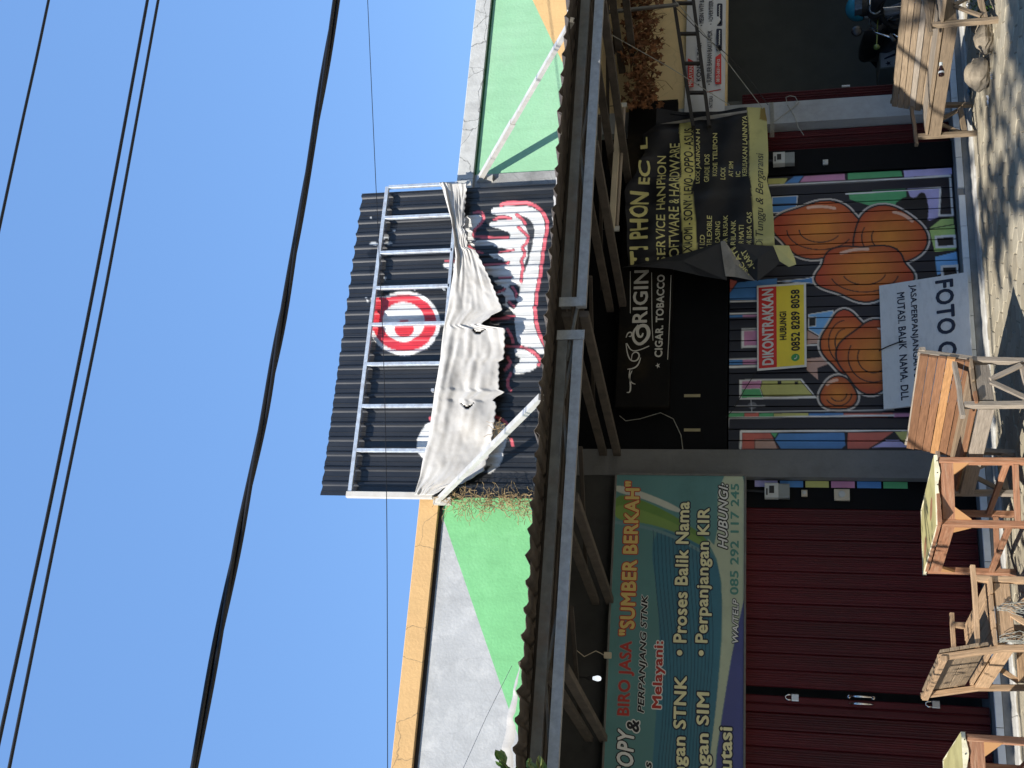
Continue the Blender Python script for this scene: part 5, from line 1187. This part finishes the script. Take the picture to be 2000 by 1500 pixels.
# dead creeper under the awning on the right
cr = thing('dead_creeper', 'dead brown creeper hanging under the awning above the cream wall', 'vine', (7.6, 9.4, 2.8)); b = MB(); st_ = MB()
for i in range(620):
    u = random.random(); y = 210-300*u; x0 = 1275-12*u; xx_ = x0+random.gauss(-12, 17)-abs(random.gauss(0, 6)); q = W(min(xx_, 1292), y, 9.45+random.uniform(-.12, .1))
    a = random.uniform(0, 6.28); nx = Vector((random.gauss(0, .5), -1, random.gauss(0, .5))).normalized(); ux = nx.orthogonal().normalized(); uy = nx.cross(ux); s_ = random.uniform(.03, .055)
    pts = [q+(ux*math.cos(a+k_*math.pi/5)+uy*math.sin(a+k_*math.pi/5))*s_*(1 if k_ % 2 == 0 else .5)+nx*random.gauss(0, .01) for k_ in range(10)]
    b.add([q]+pts, [(0, k_+1, (k_+1) % 10+1) for k_ in range(10)])
for i in range(40):
    y = 215-290*random.random(); q = W(1232+random.uniform(-8, 8), y, 9.42); pts = [q]
    for k_ in range(6): pts.append(pts[-1]+Vector((random.gauss(.04, .06), random.gauss(0, .02), random.uniform(-.09, .0))))
    st_.tube(pts, .004, 4, cap=False)
o = b.build('leaves', M_dead, cr); o['kind'] = 'stuff'; o = st_.build('stems', M_twig, cr); o['kind'] = 'stuff'
# sapling whose top leaves reach the awning at the left edge
sp_ = thing('sapling', 'green leafy twigs of a sapling at the left end of the awning', 'tree', (-.25, 6.9, GZ)); YT = 6.85
b = MB(); trunk = [Vector((-.35, 6.9, GZ)), Vector((-.32, 6.88, 1.2)), Vector((-.25, 6.86, 2.3)), Vector((-.12, YT, 2.95))]; b.tube(trunk, [.03, .025, .018, .01], 8)
tips = [W(968, 1478, YT), W(985, 1490, YT), W(1030, 1492, YT), W(1048, 1478, YT), W(1000, 1512, YT), W(1060, 1520, YT), W(1090, 1540, YT), W(950, 1540, YT)]
for q in tips: b.tube([trunk[-1], trunk[-1].lerp(q, .5)+Vector((.0, 0, -.03)), q], [.006, .004, .002], 5)
b.build('trunk', M_bark, sp_)
b = MB(); b2 = MB()
def leaf(mb, q, d, s_, wv=.42):
    d = d.normalized(); sd = d.cross(Vector((random.gauss(0, .5), -1, random.gauss(0, .5)))).normalized(); up_ = sd.cross(d)
    mb.add([q, q+d*s_*.35+sd*s_*wv*.5+up_*.012, q+d*s_*.75+sd*s_*wv*.42+up_*.008, q+d*s_, q+d*s_*.75-sd*s_*wv*.42+up_*.008, q+d*s_*.35-sd*s_*wv*.5+up_*.012, q+d*s_*.55], [(0, 1, 6), (1, 2, 6), (2, 3, 6), (3, 4, 6), (4, 5, 6), (5, 0, 6)])
for q in tips:
    for k_ in range(6): leaf(b if random.random() < .65 else b2, trunk[-1].lerp(q, random.uniform(.62, 1)), (q-trunk[-1]).normalized()+Vector((random.gauss(0, .7), random.gauss(0, .5), random.gauss(.1, .7))), random.uniform(.055, .10))
for k_ in range(140):
    q = Vector((-.25+random.gauss(-.15, .22), 6.9+random.gauss(0, .25), random.uniform(1.9, 2.95))); 
    if q.x > -.02: continue
    leaf(b, q, Vector((random.gauss(0, 1), random.gauss(0, 1), random.gauss(.2, .6))), random.uniform(.06, .1))
o = b.build('leaves', M_leaf, sp_); o['kind'] = 'stuff'; o = b2.build('young_leaves', M_leafy, sp_); o['kind'] = 'stuff'
# roadside tree (out of frame) that throws the dappled shade on the right of the paving
def crown(mb, c, rad, n, ls, dens=.35):
    for i in range(n):
        d = Vector((random.gauss(0, 1), random.gauss(0, 1), random.gauss(0, 1))).normalized(); rr = random.uniform(.25, 1)**.5
        k_ = mnoise.noise(d*2.2+c)
        q = c+Vector((d.x*rad[0], d.y*rad[1], d.z*rad[2]))*rr*(1+.25*k_)
        if mnoise.noise(q*1.5) < (.08 if dens is True else -.1): continue
        nd = Vector((random.gauss(0, 1), random.gauss(0, 1), random.gauss(0, 1))).normalized(); sd = nd.orthogonal().normalized()
        s_ = ls*random.uniform(.6, 1.3); mb.add([q, q+nd*s_*.5+sd*s_*.28, q+nd*s_, q+nd*s_*.5-sd*s_*.28], [(0, 1, 2, 3)])
S_ = -SUN
def upsun(x, y, t): return Vector((x, y, GZ))+S_*t
dt = thing('roadside_tree', 'leafy roadside tree outside the frame casting dappled shade on the paving', 'tree', (-2.6, 1.6, GZ))
b = MB(); b.tube([(-2.6, 1.6, GZ), (-2.5, 1.7, 2.0), (-2.2, 1.9, 4.5), (-1.7, 2.3, 6.2)], [.20, .17, .14, .08], 10)
cc = [upsun(5.35, 7.9, 14.0), upsun(4.8, 7.3, 14.5), upsun(6.6, 7.4, 15), upsun(5.15, 9.1, 14.0), upsun(7.6, 8.3, 15)]
for q in cc: b.tube([(-2.2, 1.9, 4.5), Vector((-2.0, 2.0, 5.6)).lerp(q, .4), q], [.10, .06, .025], 7)
b.build('trunk', M_bark, dt)
b = MB()
for q in cc: crown(b, q, (.9, .8, .55), 520, .24, True)
o = b.build('crown', M_leaf, dt); o['kind'] = 'stuff'
# asphalt road, and an unseen row of trees added to block sky light
rd = MB(); rd.box(-60, 60, -7.5, .95, GZ-.06, GZ-.004); struct(rd.build('road', mat('asphalt', (.05, .05, .052), .9, 0, var=.2, scale=20, bump=.4, bscale=80)), 'asphalt road')
rk = MB(); rk.bar((-60, 1.02, GZ-.02), (60, 1.02, GZ-.02), .14, .12); struct(rk.build('road_kerb', M_kerb), 'cement road kerb')
tb = MB()
for i in range(30):
    x = -32+i*2.6; crown(tb, Vector((x+random.gauss(0, .6), -9.5+random.gauss(0, .8), 5.0+random.gauss(0, .7))), (2.3, 2.0, 5.0), 1100, .58)
o = tb.build('sky_blocker_trees', M_leaf); tag(o, 'unseen belt of dense trees added across the road to block sky light', 'trees', kind='stuff')
